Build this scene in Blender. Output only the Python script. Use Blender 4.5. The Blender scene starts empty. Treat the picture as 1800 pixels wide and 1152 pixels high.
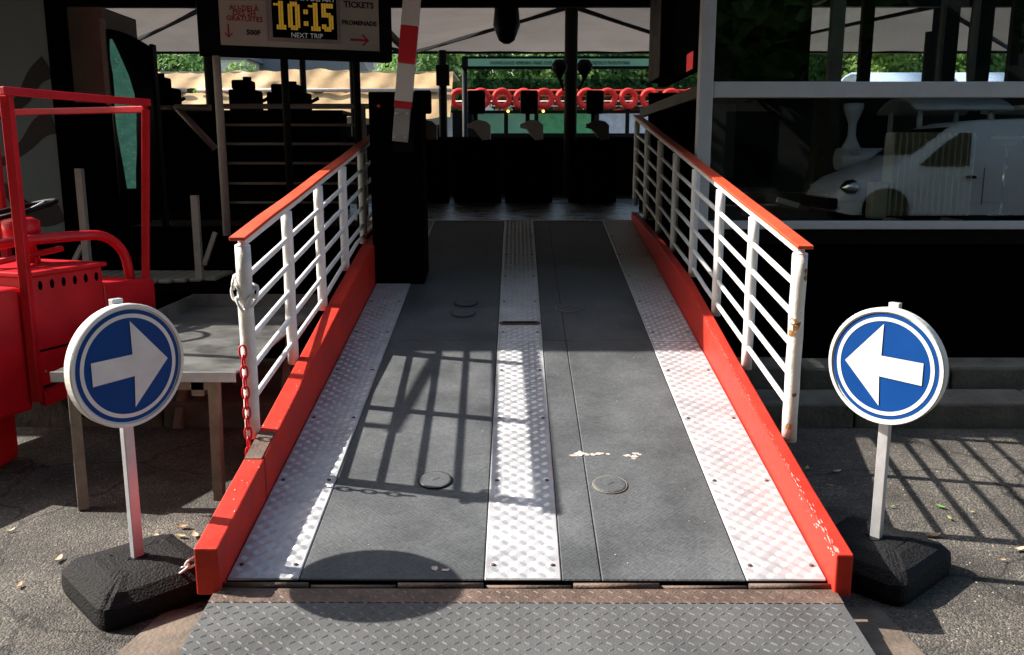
import bpy, math, random
from mathutils import Vector, Matrix
random.seed(7)
R = math.radians
sc = bpy.context.scene
col = sc.collection

# ------------------------------------------------------------------ camera, sky, sun, exposure
cam_d = bpy.data.cameras.new('camera'); cam = bpy.data.objects.new('camera', cam_d); col.objects.link(cam)
cam.location = (0, 0, 1.65)
cam.rotation_euler = (R(90 - 10.81), 0, R(0.26))
cam_d.sensor_width = 36; cam_d.lens = 31.0; cam_d.clip_start = .05; cam_d.clip_end = 1500
sc.camera = cam
SUN_EL, SUN_AZ = 39.3, -12.0          # light travels towards +x, slightly towards the camera
w = bpy.data.worlds.new('World'); sc.world = w; w.use_nodes = True
nt = w.node_tree; bg = nt.nodes['Background']
sky = nt.nodes.new('ShaderNodeTexSky'); sky.sky_type = 'NISHITA'; sky.sun_disc = False
sky.sun_elevation = R(SUN_EL); sky.sun_rotation = R(283); sky.air_density = 1.2; sky.dust_density = 2.5
nt.links.new(sky.outputs[0], bg.inputs[0]); bg.inputs[1].default_value = 0.125
sd = bpy.data.lights.new('sun', 'SUN'); sd.energy = 5.0; sd.angle = R(0.6); sd.color = (1, .94, .85)
so = bpy.data.objects.new('sun', sd); col.objects.link(so)
d = Vector((math.cos(R(SUN_EL)) * math.cos(R(SUN_AZ)), math.cos(R(SUN_EL)) * math.sin(R(SUN_AZ)), -math.sin(R(SUN_EL))))
so.rotation_euler = d.to_track_quat('-Z', 'Y').to_euler(); so.location = (-20, 5, 20)
sc.view_settings.view_transform = 'Standard'; sc.view_settings.look = 'None'
sc.view_settings.exposure = 1.15; sc.view_settings.gamma = 1.0; sc.view_settings.use_curve_mapping = False
try:
    sc.cycles.max_bounces = 10; sc.cycles.transparent_max_bounces = 16
except Exception: pass

# ------------------------------------------------------------------ materials
MATS = {}
def mat(name, c, rough=.6, metal=0, var=.18, scale=6, bump=0, bscale=80, wear=None, spec=.5, emit=None, trans=0, coat=0):
    """c base colour; var large-scale tone variation; bump (strength) at bscale; wear = (colour, threshold, scale)"""
    if name in MATS: return MATS[name]
    m = bpy.data.materials.new(name); m.use_nodes = True; t = m.node_tree; N = t.nodes; L = t.links
    p = N['Principled BSDF']
    tc = N.new('ShaderNodeTexCoord')
    n1 = N.new('ShaderNodeTexNoise'); n1.inputs['Scale'].default_value = scale; n1.inputs['Detail'].default_value = 8; n1.inputs['Roughness'].default_value = .65
    L.new(tc.outputs['Object'], n1.inputs['Vector'])
    mr = N.new('ShaderNodeMapRange'); mr.inputs['From Min'].default_value = .3; mr.inputs['From Max'].default_value = .7
    mr.inputs['To Min'].default_value = 1 - var; mr.inputs['To Max'].default_value = 1 + var
    L.new(n1.outputs['Fac'], mr.inputs['Value'])
    mx = N.new('ShaderNodeMix'); mx.data_type = 'RGBA'; mx.blend_type = 'MULTIPLY'; mx.inputs['Factor'].default_value = 1
    mx.inputs[6].default_value = (*c, 1); L.new(mr.outputs[0], mx.inputs[7])
    out = mx.outputs[2]
    rr = N.new('ShaderNodeMapRange'); rr.inputs['From Min'].default_value = .3; rr.inputs['From Max'].default_value = .7
    rr.inputs['To Min'].default_value = max(.03, rough - .08); rr.inputs['To Max'].default_value = min(1, rough + .1)
    L.new(n1.outputs['Fac'], rr.inputs['Value']); L.new(rr.outputs[0], p.inputs['Roughness'])
    if wear:
        wc, th, ws = wear
        n2 = N.new('ShaderNodeTexNoise'); n2.inputs['Scale'].default_value = ws; n2.inputs['Detail'].default_value = 6; n2.inputs['Roughness'].default_value = .7
        L.new(tc.outputs['Object'], n2.inputs['Vector'])
        r2 = N.new('ShaderNodeMapRange'); r2.inputs['From Min'].default_value = th; r2.inputs['From Max'].default_value = th + .04
        L.new(n2.outputs['Fac'], r2.inputs['Value'])
        m2 = N.new('ShaderNodeMix'); m2.data_type = 'RGBA'; L.new(r2.outputs[0], m2.inputs['Factor'])
        L.new(out, m2.inputs[6]); m2.inputs[7].default_value = (*wc, 1); out = m2.outputs[2]
    L.new(out, p.inputs['Base Color'])
    p.inputs['Metallic'].default_value = metal
    p.inputs['Specular IOR Level'].default_value = spec
    if coat: p.inputs['Coat Weight'].default_value = coat
    if bump:
        n3 = N.new('ShaderNodeTexNoise'); n3.inputs['Scale'].default_value = bscale; n3.inputs['Detail'].default_value = 4
        L.new(tc.outputs['Object'], n3.inputs['Vector'])
        b = N.new('ShaderNodeBump'); b.inputs['Strength'].default_value = bump; b.inputs['Distance'].default_value = .01
        L.new(n3.outputs['Fac'], b.inputs['Height']); L.new(b.outputs[0], p.inputs['Normal'])
    if emit:
        p.inputs['Emission Color'].default_value = (*emit[0], 1); p.inputs['Emission Strength'].default_value = emit[1]
    if trans:
        o = N['Material Output']; tl = N.new('ShaderNodeBsdfTranslucent'); L.new(out, tl.inputs['Color'])
        ms = N.new('ShaderNodeMixShader'); ms.inputs[0].default_value = trans
        L.new(p.outputs[0], ms.inputs[1]); L.new(tl.outputs[0], ms.inputs[2]); L.new(ms.outputs[0], o.inputs['Surface'])
    MATS[name] = m; return m

def glass_mat(name, tint, gain):
    if name in MATS: return MATS[name]
    m = bpy.data.materials.new(name); m.use_nodes = True; t = m.node_tree; N = t.nodes; L = t.links
    N.remove(N['Principled BSDF']); o = N['Material Output']
    tr = N.new('ShaderNodeBsdfTransparent'); tr.inputs[0].default_value = (*tint, 1)
    gl = N.new('ShaderNodeBsdfGlossy'); gl.inputs['Roughness'].default_value = .0; gl.inputs[0].default_value = (.92, 1, .98, 1)
    fr = N.new('ShaderNodeFresnel'); fr.inputs[0].default_value = 1.5
    mu = N.new('ShaderNodeMath'); mu.operation = 'MULTIPLY'; mu.inputs[1].default_value = gain; mu.use_clamp = True; L.new(fr.outputs[0], mu.inputs[0])
    ms = N.new('ShaderNodeMixShader'); L.new(mu.outputs[0], ms.inputs[0]); L.new(tr.outputs[0], ms.inputs[1]); L.new(gl.outputs[0], ms.inputs[2])
    L.new(ms.outputs[0], o.inputs['Surface']); MATS[name] = m; return m

def asphalt():
    m = bpy.data.materials.new('asphalt'); m.use_nodes = True; t = m.node_tree; N = t.nodes; L = t.links; p = N['Principled BSDF']
    tc = N.new('ShaderNodeTexCoord')
    v = N.new('ShaderNodeTexVoronoi'); v.inputs['Scale'].default_value = 125; L.new(tc.outputs['Object'], v.inputs['Vector'])
    v2 = N.new('ShaderNodeTexVoronoi'); v2.inputs['Scale'].default_value = 48; L.new(tc.outputs['Object'], v2.inputs['Vector'])
    cr = N.new('ShaderNodeValToRGB'); e = cr.color_ramp.elements
    e[0].position = 0; e[0].color = (.045, .041, .037, 1); e[1].position = 1; e[1].color = (.22, .195, .165, 1)
    for q, c in ((.3, (.085, .077, .068, 1)), (.6, (.115, .103, .088, 1)), (.82, (.14, .122, .103, 1))):
        x = e.new(q); x.color = c
    sp = N.new('ShaderNodeSeparateColor'); L.new(v.outputs['Color'], sp.inputs[0]); L.new(sp.outputs[0], cr.inputs[0])
    n = N.new('ShaderNodeTexNoise'); n.inputs['Scale'].default_value = 1.7; n.inputs['Detail'].default_value = 9; n.inputs['Roughness'].default_value = .7
    L.new(tc.outputs['Object'], n.inputs['Vector'])
    mr = N.new('ShaderNodeMapRange'); mr.inputs['From Min'].default_value = .32; mr.inputs['From Max'].default_value = .68; mr.inputs['To Min'].default_value = .42; mr.inputs['To Max'].default_value = 1.15
    L.new(n.outputs['Fac'], mr.inputs[0])
    mx = N.new('ShaderNodeMix'); mx.data_type = 'RGBA'; mx.blend_type = 'MULTIPLY'; mx.inputs[0].default_value = 1
    L.new(cr.outputs[0], mx.inputs[6]); L.new(mr.outputs[0], mx.inputs[7])
    # pale grit
    s2 = N.new('ShaderNodeSeparateColor'); L.new(v2.outputs['Color'], s2.inputs[0])
    gt = N.new('ShaderNodeMath'); gt.operation = 'GREATER_THAN'; gt.inputs[1].default_value = .985; L.new(s2.outputs[1], gt.inputs[0])
    lt = N.new('ShaderNodeMath'); lt.operation = 'LESS_THAN'; lt.inputs[1].default_value = .009 * 48 * .5; L.new(v2.outputs['Distance'], lt.inputs[0])
    an = N.new('ShaderNodeMath'); an.operation = 'MULTIPLY'; L.new(gt.outputs[0], an.inputs[0]); L.new(lt.outputs[0], an.inputs[1])
    m2 = N.new('ShaderNodeMix'); m2.data_type = 'RGBA'; L.new(an.outputs[0], m2.inputs[0]); L.new(mx.outputs[2], m2.inputs[6]); m2.inputs[7].default_value = (.34, .28, .2, 1)
    nd = N.new('ShaderNodeTexNoise'); nd.inputs['Scale'].default_value = 3; nd.inputs['Detail'].default_value = 5; L.new(tc.outputs['Object'], nd.inputs['Vector'])
    va = N.new('ShaderNodeVectorMath'); va.operation = 'MULTIPLY_ADD'; va.inputs[1].default_value = (.35, .35, .35); L.new(nd.outputs['Color'], va.inputs[0]); L.new(tc.outputs['Object'], va.inputs[2])
    ve = N.new('ShaderNodeTexVoronoi'); ve.feature = 'DISTANCE_TO_EDGE'; ve.inputs['Scale'].default_value = .8; L.new(va.outputs[0], ve.inputs['Vector'])
    ce = N.new('ShaderNodeMapRange'); ce.inputs['From Min'].default_value = .003; ce.inputs['From Max'].default_value = .009; ce.inputs['To Min'].default_value = .35; L.new(ve.outputs['Distance'], ce.inputs['Value'])
    ns = N.new('ShaderNodeTexNoise'); ns.inputs['Scale'].default_value = .9; ns.inputs['Detail'].default_value = 6; ns.inputs['Roughness'].default_value = .6; L.new(tc.outputs['Object'], ns.inputs['Vector'])
    cs = N.new('ShaderNodeMapRange'); cs.inputs['From Min'].default_value = .5; cs.inputs['From Max'].default_value = .62; cs.inputs['To Min'].default_value = 1; cs.inputs['To Max'].default_value = .55; L.new(ns.outputs['Fac'], cs.inputs['Value'])
    mm = N.new('ShaderNodeMath'); mm.operation = 'MULTIPLY'; L.new(ce.outputs[0], mm.inputs[0]); L.new(cs.outputs[0], mm.inputs[1])
    m3 = N.new('ShaderNodeMix'); m3.data_type = 'RGBA'; m3.blend_type = 'MULTIPLY'; m3.inputs[0].default_value = 1; L.new(m2.outputs[2], m3.inputs[6]); L.new(mm.outputs[0], m3.inputs[7])
    L.new(m3.outputs[2], p.inputs['Base Color']); p.inputs['Roughness'].default_value = .85
    b = N.new('ShaderNodeBump'); b.inputs['Strength'].default_value = .9; b.inputs['Distance'].default_value = .006
    L.new(v.outputs['Distance'], b.inputs['Height']); b.invert = True; L.new(b.outputs[0], p.inputs['Normal'])
    return m

def ramp_sheet_mat():
    """dark grey painted tread sheet: worn, speckled, a faint pressed five-bar relief"""
    m = mat('ramp_sheet', (.078, .083, .088), .6, 0, .42, 2.2, wear=((.22, .22, .21), .71, 40), spec=.35)
    t = m.node_tree; N = t.nodes; L = t.links; p = N['Principled BSDF']; tc = N['Texture Coordinate']
    ck = N.new('ShaderNodeTexChecker'); ck.inputs['Scale'].default_value = 1 / .047; L.new(tc.outputs['Object'], ck.inputs['Vector'])
    ws = []
    for a in (45, -45):
        mp = N.new('ShaderNodeMapping'); mp.inputs['Rotation'].default_value = (0, 0, R(a)); L.new(tc.outputs['Object'], mp.inputs['Vector'])
        wv = N.new('ShaderNodeTexWave'); wv.inputs['Scale'].default_value = 20; L.new(mp.outputs[0], wv.inputs['Vector']); ws.append(wv)
    mx = N.new('ShaderNodeMix'); L.new(ck.outputs['Fac'], mx.inputs[0]); L.new(ws[0].outputs['Fac'], mx.inputs[2]); L.new(ws[1].outputs['Fac'], mx.inputs[3])
    pm = p.inputs['Base Color'].links[0].from_socket
    n9 = N.new('ShaderNodeTexNoise'); n9.inputs['Scale'].default_value = 60; n9.inputs['Detail'].default_value = 6; n9.inputs['Roughness'].default_value = .75; L.new(tc.outputs['Object'], n9.inputs['Vector'])
    r9 = N.new('ShaderNodeMapRange'); r9.inputs['From Min'].default_value = .3; r9.inputs['From Max'].default_value = .7; r9.inputs['To Min'].default_value = .68; r9.inputs['To Max'].default_value = 1.34; L.new(n9.outputs['Fac'], r9.inputs['Value'])
    m9 = N.new('ShaderNodeMix'); m9.data_type = 'RGBA'; m9.blend_type = 'MULTIPLY'; m9.inputs[0].default_value = 1; L.new(pm, m9.inputs[6]); L.new(r9.outputs[0], m9.inputs[7]); L.new(m9.outputs[2], p.inputs['Base Color'])
    n = N.new('ShaderNodeTexNoise'); n.inputs['Scale'].default_value = 240; L.new(tc.outputs['Object'], n.inputs['Vector'])
    ad = N.new('ShaderNodeMath'); ad.operation = 'MULTIPLY_ADD'; ad.inputs[1].default_value = .6; L.new(n.outputs['Fac'], ad.inputs[0]); L.new(mx.outputs[0], ad.inputs[2])
    b = N.new('ShaderNodeBump'); b.inputs['Strength'].default_value = .16; b.inputs['Distance'].default_value = .004
    L.new(ad.outputs[0], b.inputs['Height']); L.new(b.outputs[0], p.inputs['Normal'])
    return m

M_ASPH = asphalt()
M_SHEET = ramp_sheet_mat()
M_ALU = mat('aluminium_tread', (.46, .46, .48), .45, .25, .28, 6, bump=.15, bscale=120, wear=((.36, .3, .26), .7, 14))
M_BAR = mat('tread_bar', (.53, .53, .55), .42, .25, .15, 9)
M_STEEL = mat('steel_plate', (.085, .087, .09), .7, 0, .3, 3, bump=.25, bscale=150, wear=((.1, .075, .06), .64, 20), spec=.25)
M_LUG = mat('steel_lug', (.13, .127, .122), .7, 0, .35, 9, spec=.25)
M_RUST = mat('rusty_steel', (.12, .08, .062), .65, .2, .4, 9, bump=.4, bscale=90)
M_GROUNDPLATE = mat('brown_plate', (.13, .1, .078), .8, 0, .5, 5, bump=.5, bscale=60)
M_RED = mat('red_paint', (.52, .03, .017), .55, 0, .22, 7, bump=.2, bscale=40, wear=((.42, .3, .25), .735, 32), spec=.22)
M_ORED = mat('orange_red_paint', (.62, .07, .025), .5, 0, .14, 7, bump=.1, bscale=40, wear=((.12, .05, .04), .74, 24))
M_WHITE = mat('white_rail_paint', (.78, .77, .75), .5, 0, .07, 10, bump=.18, bscale=45, wear=((.3, .13, .05), .735, 15))
M_WPOST = mat('worn_white_post', (.74, .71, .66), .55, 0, .15, 12, bump=.3, bscale=50, wear=((.22, .11, .05), .665, 18))
M_CHALK = mat('chipped_paint_edge', (.5, .42, .38), .8, 0, .4, 40)
M_VRED = mat('vehicle_red', (.5, .008, .016), .4, 0, .25, 3, bump=.08, bscale=30, wear=((.1, .02, .02), .69, 11), spec=.3)
M_SIGNW = mat('sign_white', (.7, .68, .64), .5, 0, .12, 7, bump=.05, bscale=60, wear=((.5, .47, .43), .68, 16))
M_SIGNB = mat('sign_blue', (.001, .048, .22), .55, 0, .1, 5, spec=.15)
M_GALV = mat('galvanised', (.5, .51, .53), .45, .5, .12, 12)
M_RUBBER = mat('rubber_foot', (.009, .009, .01), .7, 0, .6, 60, bump=1, bscale=110, wear=((.09, .09, .09), .66, 150), spec=.2)
M_BLACK = mat('black_paint', (.003, .003, .0035), .5, 0, .3, 5, spec=.1)
M_BLACKM = mat('black_matte', (.002, .002, .002), .9, 0, .3, 5, spec=.02)
M_DKSTEEL = mat('dark_steel', (.005, .005, .005), .6, 0, .3, 6, spec=.1)
M_GREYFR = mat('grey_window_frame', (.56, .58, .63), .45, .1, .07, 8, bump=.05)
M_GREYRAIL = mat('dull_grey_rail', (.34, .32, .29), .55, .1, .15, 10, bump=.1)
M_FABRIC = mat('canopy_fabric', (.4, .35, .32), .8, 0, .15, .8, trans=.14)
M_SHADECLOTH = mat('opaque_shade_fabric', (.09, .08, .075), .9, 0, .2, .8)  # opaque front bays and valance cloth, added to block light over the ramp
M_DECK = mat('deck_floor', (.003, .0035, .004), .28, 0, .4, 3, bump=.3, bscale=14)
M_STONE = mat('kerb_stone', (.13, .122, .1), .85, 0, .4, 5, bump=.8, bscale=40, wear=((.05, .05, .045), .62, 4))
M_STAIN = mat('stainless_top', (.16, .16, .155), .4, .5, .5, 5, bump=.1, bscale=30, wear=((.5, .5, .48), .7, 40))
M_WOODLEG = mat('grey_weathered_leg', (.2, .18, .14), .8, 0, .3, 12, bump=.4, bscale=60)
M_TARP = mat('tan_tarpaulin', (.42, .27, .12), .6, 0, .35, 1.5)
M_TEAL = mat('teal_grey_panel', (.12, .19, .19), .6, 0, .12, 1.5)
M_BEIGE = mat('beige_panel', (.2, .165, .135), .6, 0, .2, 3)
M_RING = mat('lifebuoy_red', (.66, .03, .024), .6, 0, .18, 4, spec=.2)
M_BARK = mat('bark', (.07, .055, .04), .9, 0, .4, 6, bump=.6, bscale=20)
M_LEAF = [mat('leaf_%s' % n, c, .6, 0, .45, .5, trans=.5) for n, c in (('mid', (.2, .34, .08)), ('dark', (.12, .23, .06)), ('light', (.28, .4, .1)))]
M_TEXTK = mat('print_black', (.012, .012, .012), .6)
M_TEXTR = mat('print_red', (.36, .02, .02), .6)
M_BOARDW = mat('board_face', (.44, .43, .37), .6, 0, .1, 3)
M_AMBER = mat('amber_led', (.3, .2, .02), .5, emit=((1, .55, .05), .1))
M_LEDW = mat('white_led', (.3, .3, .3), .5, emit=((.8, .85, .85), .05))
M_GLASS = glass_mat('window_glass', (.84, .88, .88), 2.5)
M_VANP = mat('van_white', (.55, .56, .58), .35, 0, .05, 2, coat=.3)
M_VGLASS = mat('dark_vehicle_glass', (.004, .005, .005), .3, spec=.1)
M_CREAM = mat('cream_enamel', (.88, .88, .74), .4, 0, .08, 6)
M_CHROME = mat('chrome', (.7, .7, .7), .12, 1, .05, 5)
M_GREENB = mat('green_banner', (.2, .42, .24), .55, 0, .1, 3)
M_WATER = mat('river_water', (.02, .03, .025), .1, 0, .2, 1, bump=.5, bscale=3)
M_LEAFY = [mat('dry_leaf_%d' % i, c, .7, 0, .3, 60) for i, c in enumerate(((.42, .26, .13), (.35, .32, .14), (.5, .38, .26), (.1, .24, .05)))]

# ------------------------------------------------------------------ mesh builder
OFF = {}
class MB:
    def __init__(s): s.v = []; s.f = []; s.sm = []
    def add(s, vs, fs, smooth=False):
        o = len(s.v); s.v += [tuple(v) for v in vs]; s.f += [tuple(i + o for i in f) for f in fs]; s.sm += [smooth] * len(fs); return s
    def box(s, a, b):
        x0, y0, z0 = a; x1, y1, z1 = b
        return s.hexa([(x0, y0, z0), (x1, y0, z0), (x1, y1, z0), (x0, y1, z0), (x0, y0, z1), (x1, y0, z1), (x1, y1, z1), (x0, y1, z1)])
    def hexa(s, p): return s.add(p, [(3, 2, 1, 0), (4, 5, 6, 7), (0, 1, 5, 4), (1, 2, 6, 5), (2, 3, 7, 6), (3, 0, 4, 7)])
    def bar(s, a, b, w, h, up=(0, 0, 1)):
        a = Vector(a); b = Vector(b); t = (b - a).normalized(); u = Vector(up)
        r = t.cross(u)
        if r.length < 1e-4: r = t.cross(Vector((0, 1, 0)))
        r.normalize(); u = r.cross(t); r = r * w / 2; u = u * h / 2
        return s.hexa([a - r - u, a + r - u, b + r - u, b - r - u, a - r + u, a + r + u, b + r + u, b - r + u])
    def tube(s, pts, r, n=10, cap=True, closed=False):
        pts = [Vector(p) for p in pts]; m = len(pts); rs = r if isinstance(r, (list, tuple)) else [r] * m
        vs = []; prev = None
        for i, p in enumerate(pts):
            if closed: t = pts[(i + 1) % m] - pts[i - 1]
            else: t = pts[min(i + 1, m - 1)] - pts[max(i - 1, 0)]
            t.normalize()
            if prev is None:
                a = Vector((0, 0, 1)) if abs(t.z) < .9 else Vector((1, 0, 0)); u = t.cross(a).normalized()
            else:
                u = (prev - t * prev.dot(t)).normalized()
            prev = u; q = t.cross(u)
            for k in range(n):
                an = 2 * math.pi * k / n; vs.append(p + (u * math.cos(an) + q * math.sin(an)) * rs[i])
        fs = []
        for i in range(m if closed else m - 1):
            j = (i + 1) % m
            for k in range(n):
                fs.append((i * n + k, i * n + (k + 1) % n, j * n + (k + 1) % n, j * n + k))
        s.add(vs, fs, True)
        if cap and not closed:
            o = len(s.v) - len(vs)
            s.f.append(tuple(o + k for k in range(n))[::-1]); s.sm.append(False)
            s.f.append(tuple(o + (m - 1) * n + k for k in range(n))); s.sm.append(False)
        return s
    def lathe(s, prof, c, n=32, axis='z', smooth=True):
        vs = []; c = Vector(c)
        for r, h in prof:
            for k in range(n):
                a = 2 * math.pi * k / n; x, y = r * math.cos(a), r * math.sin(a)
                vs.append(c + (Vector((x, y, h)) if axis == 'z' else Vector((x, h, y)) if axis == 'y' else Vector((h, x, y))))
        fs = []
        for i in range(len(prof) - 1):
            for k in range(n): fs.append((i * n + k, i * n + (k + 1) % n, (i + 1) * n + (k + 1) % n, (i + 1) * n + k))
        fs.append(tuple(range(n))[::-1]); fs.append(tuple((len(prof) - 1) * n + k for k in range(n)))
        return s.add(vs, fs, smooth)
    def prism(s, poly, o, u, v, th):
        """2-D polygon placed at o with axes u, v; extruded by th along u x v"""
        o = Vector(o); u = Vector(u); v = Vector(v); n = u.cross(v).normalized() * th; m = len(poly)
        vs = [o + u * a + v * b for a, b in poly]; vs += [p + n for p in vs]
        fs = [tuple(range(m))[::-1], tuple(range(m, 2 * m))] + [(i, (i + 1) % m, m + (i + 1) % m, m + i) for i in range(m)]
        return s.add(vs, fs)
    def build(s, name, m, parent=None, bevel=0, seg=2, at=None, angle=False):
        off = OFF.get(parent.name, Vector()) if parent else Vector(at or (0, 0, 0))
        me = bpy.data.meshes.new(name); me.from_pydata([tuple(Vector(v) - off) for v in s.v], [], s.f)
        me.polygons.foreach_set('use_smooth', s.sm); me.materials.append(m); me.update()
        o = bpy.data.objects.new(name, me); col.objects.link(o)
        if parent: o.parent = parent
        else: o.location = off
        OFF[o.name] = off.copy()
        if bevel:
            b = o.modifiers.new('bevel', 'BEVEL'); b.width = bevel; b.segments = seg; b.limit_method = 'ANGLE'
        return o

def tag(o, label, cat, group=None):
    o['label'] = label; o['category'] = cat
    if group: o['group'] = group
    return o
def thing(name, loc, label, cat, group=None):
    o = bpy.data.objects.new(name, None); o.empty_display_size = .1; col.objects.link(o); o.location = loc
    OFF[o.name] = Vector(loc); return tag(o, label, cat, group)
def struct(name, mb, m, **k):
    o = mb.build(name, m, **k); o['kind'] = 'structure'; return o
def stuff(o): o['kind'] = 'stuff'; return o
def text(s, size, m, o, u, v, parent, name='lettering', align='CENTER', bold=.0, depth=.002, sx=1.0):
    cu = bpy.data.curves.new(name, 'FONT'); cu.body = s; cu.size = size; cu.align_x = align; cu.offset = bold; cu.extrude = depth; cu.resolution_u = 2
    tmp = bpy.data.objects.new(name, cu); col.objects.link(tmp)
    dg = bpy.context.evaluated_depsgraph_get(); me = bpy.data.meshes.new_from_object(tmp.evaluated_get(dg))
    bpy.data.objects.remove(tmp); bpy.data.curves.remove(cu)
    off = OFF[parent.name]; o = Vector(o); u = Vector(u).normalized(); v = Vector(v).normalized(); n = u.cross(v)
    for vt in me.vertices:
        c = vt.co.copy(); vt.co = o + u * c.x * sx + v * c.y + n * c.z - off
    me.materials.clear(); me.materials.append(m); me.name = name
    ob = bpy.data.objects.new(name, me); ob['kind'] = 'stuff'; col.objects.link(ob); ob.parent = parent; OFF[ob.name] = off.copy(); return ob
def copy_tree(o, parent=None, delta=None):
    c = o.copy(); col.objects.link(c); c.parent = parent; OFF[c.name] = OFF[o.name].copy()
    for ch in [k for k in bpy.data.objects if k.parent == o]: copy_tree(ch, c)
    return c

# ------------------------------------------------------------------ ground, quay edge, water, far bank
g = MB(); g.add([(-70, -60, 0), (70, -60, 0), (70, 5.32, 0), (-70, 5.32, 0)], [(0, 1, 2, 3)])
struct('ground', g, M_ASPH)
g = MB(); g.add([(-200, 5.9, -1.0), (200, 5.9, -1.0), (200, 62, -1.0), (-200, 62, -1.0)], [(0, 1, 2, 3)])
struct('water', g, M_WATER)
qk = thing('quay_kerb', (0, 5.3, -1.2), 'low stepped stone kerb along the quay edge under the ramp', 'kerb')
MB().box((-40, 5.66, -1.3), (40, 5.9, .1)).build('quay_wall', M_STONE, qk)
x = -9.0
while x < 9:
    L = random.uniform(.85, 1.25); j = random.uniform(-.008, .008)
    MB().box((x + .006, 5.3 + j, -.25), (x + L - .006, 5.655 + j, .168 + j)).build('lower_stone', M_STONE, qk, bevel=.018)
    x += L
x = -9.3
while x < 9:
    L = random.uniform(.9, 1.5); j = random.uniform(-.012, .012)
    MB().box((x + .006, 5.662 + j, -.1), (x + L - .006, 5.95 + j, .305 + j)).build('upper_stone', M_STONE, qk, bevel=.022)
    x += L
g = MB(); n = 40
for i in range(n + 1):
    X = -140 + 280 * i / n; g.v += [(X, 46, -1.5), (X, 47, .6), (X, 62, 1.2), (X, 95, 4.5 + 1.5 * math.sin(i * .9)), (X, 150, 7 + 2 * math.sin(i * .6))]
for i in range(n):
    for k in range(4): g.f.append((i * 5 + k, i * 5 + 5 + k, i * 5 + 6 + k, i * 5 + 1 + k)); g.sm.append(True)
struct('far_bank', g, mat('bank_grass', (.06, .09, .03), .9, 0, .4, .4))

# ------------------------------------------------------------------ boarding ramp
SL = math.tan(R(9.2)); RC, RS = math.cos(R(9.2)), math.sin(R(9.2))
def rz(Y): return .14 + SL * (Y - 3.0)
def rp(x, Y, h=0): return Vector((x, Y - RS * h, rz(Y) + RC * h))
ramp = thing('boarding_ramp', (0.03, 3.0, 0), 'sloping grey boarding ramp with aluminium strips, red side beams and white railings', 'ramp')
Y0, Y1 = 2.995, 8.7
def slab(x0, x1, ya, yb, h0, h1):
    return MB().hexa([rp(x0, ya, h0), rp(x1, ya, h0), rp(x1, yb, h0), rp(x0, yb, h0), rp(x0, ya, h1), rp(x1, ya, h1), rp(x1, yb, h1), rp(x0, yb, h1)])
slab(-1.06, 1.14, Y0 + .004, Y1 - .01, -.11, -.008).build('ramp_frame', M_DKSTEEL, ramp)
def sheet(name, x0, x1, ya, yb, m, h=.0):
    return slab(x0, x1, ya, yb, -.008, h).build(name, m, ramp, bevel=.004, seg=1)
for a, b in ((-.793, -.117), (.17, .3135), (.316, .842)):
    sheet('deck_sheet', a, b, Y0, 5.418, M_SHEET); sheet('deck_sheet', a, b, 5.424, Y1, M_SHEET)
# aluminium strips with pressed five-bar relief
def lens(mb, c, u, v, n, l, w, h):
    l /= 2; w /= 2
    p = [c - u * l, c - u * l * .55 - v * w, c + u * l * .55 - v * w, c + u * l, c + u * l * .55 + v * w, c - u * l * .55 + v * w, c - u * l * .5 + n * h, c + u * l * .5 + n * h]
    mb.add(p, [(0, 1, 6), (1, 2, 7, 6), (2, 3, 7), (3, 4, 7), (4, 5, 6, 7), (5, 0, 6)])
RN = Vector((0, -RS, RC)); RX = Vector((1, 0, 0)); RY = Vector((0, RC, RS))
CELL = .0352
for a, b, c in ((-1.058, -.796, 'l'), (-.114, .167, 'm'), (.845, 1.136, 'r')):
    for ya, yb in ((Y0, 5.418), (5.424, Y1)):
        st = sheet('tread_strip', a, b, ya, yb, M_ALU, .003)
        t = MB(); nx = int((b - a) / CELL); ny = int((yb - ya) / RC / CELL)
        mx0 = a + ((b - a) - nx * CELL) / 2
        for i in range(nx):
            for j in range(ny):
                ctr = rp(mx0 + (i + .5) * CELL, ya + (j + .5) * CELL * RC + .004, .003)
                sg = 1 if (i + j) % 2 else -1
                u = (RX * .75 + RY * sg * .66).normalized(); v = RN.cross(u)
                for k in range(-2, 3):
                    lens(t, ctr + v * k * .0062, u, v, RN, .028 - .003 * abs(k), .0042, .0014)
        stuff(t.build('tread_relief', M_BAR, st))
    for Yh in [3.08 + .62 * k for k in range(9)]:
        for xx in (a + .03, b - .03):
            MB().lathe([(.009, 0), (.009, .004), (.006, .0055)], rp(xx, Yh, .003), 8).build('screw', M_RUST if random.random() < .4 else M_STEEL, ramp)
# round inspection caps, worn rings and pull-handle plate
for X, Y, rr in ((-.356, 3.7, .072), (.412, 3.665, .072), (-.352, 6.15, .08), (-.36, 5.93, .08), (.36, 6.05, .085)):
    c = MB(); c.lathe([(rr, 0), (rr, .005), (rr - .004, .008), (rr - .012, .008), (.02, .009)], (0, 0, 0), 36)
    c.v = [tuple(rp(X, Y, 0) + RX * p[0] + RY * p[1] + RN * (p[2] + .0005)) for p in c.v]
    cap = c.build('inspection_cap', M_SHEET, ramp)
    rm = MB(); rm.tube([rp(X, Y, .003) + RX * (rr + .002) * math.cos(a) + RY * (rr + .002) * math.sin(a) for a in [2 * math.pi * q / 40 for q in range(40)]], .0028, 5, closed=True)
    rm.build('rim', mat('dusty_rim', (.24, .22, .17), .9) if X > 0 else M_DKSTEEL, cap)
    k = MB(); lens(k, rp(X, Y, .0095), (RX * .8 + RY * .5).normalized(), RN.cross((RX * .8 + RY * .5).normalized()), RN, .05, .018, .003)
    k.build('slot', M_STEEL, cap)
hp = MB(); m = 10
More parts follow.
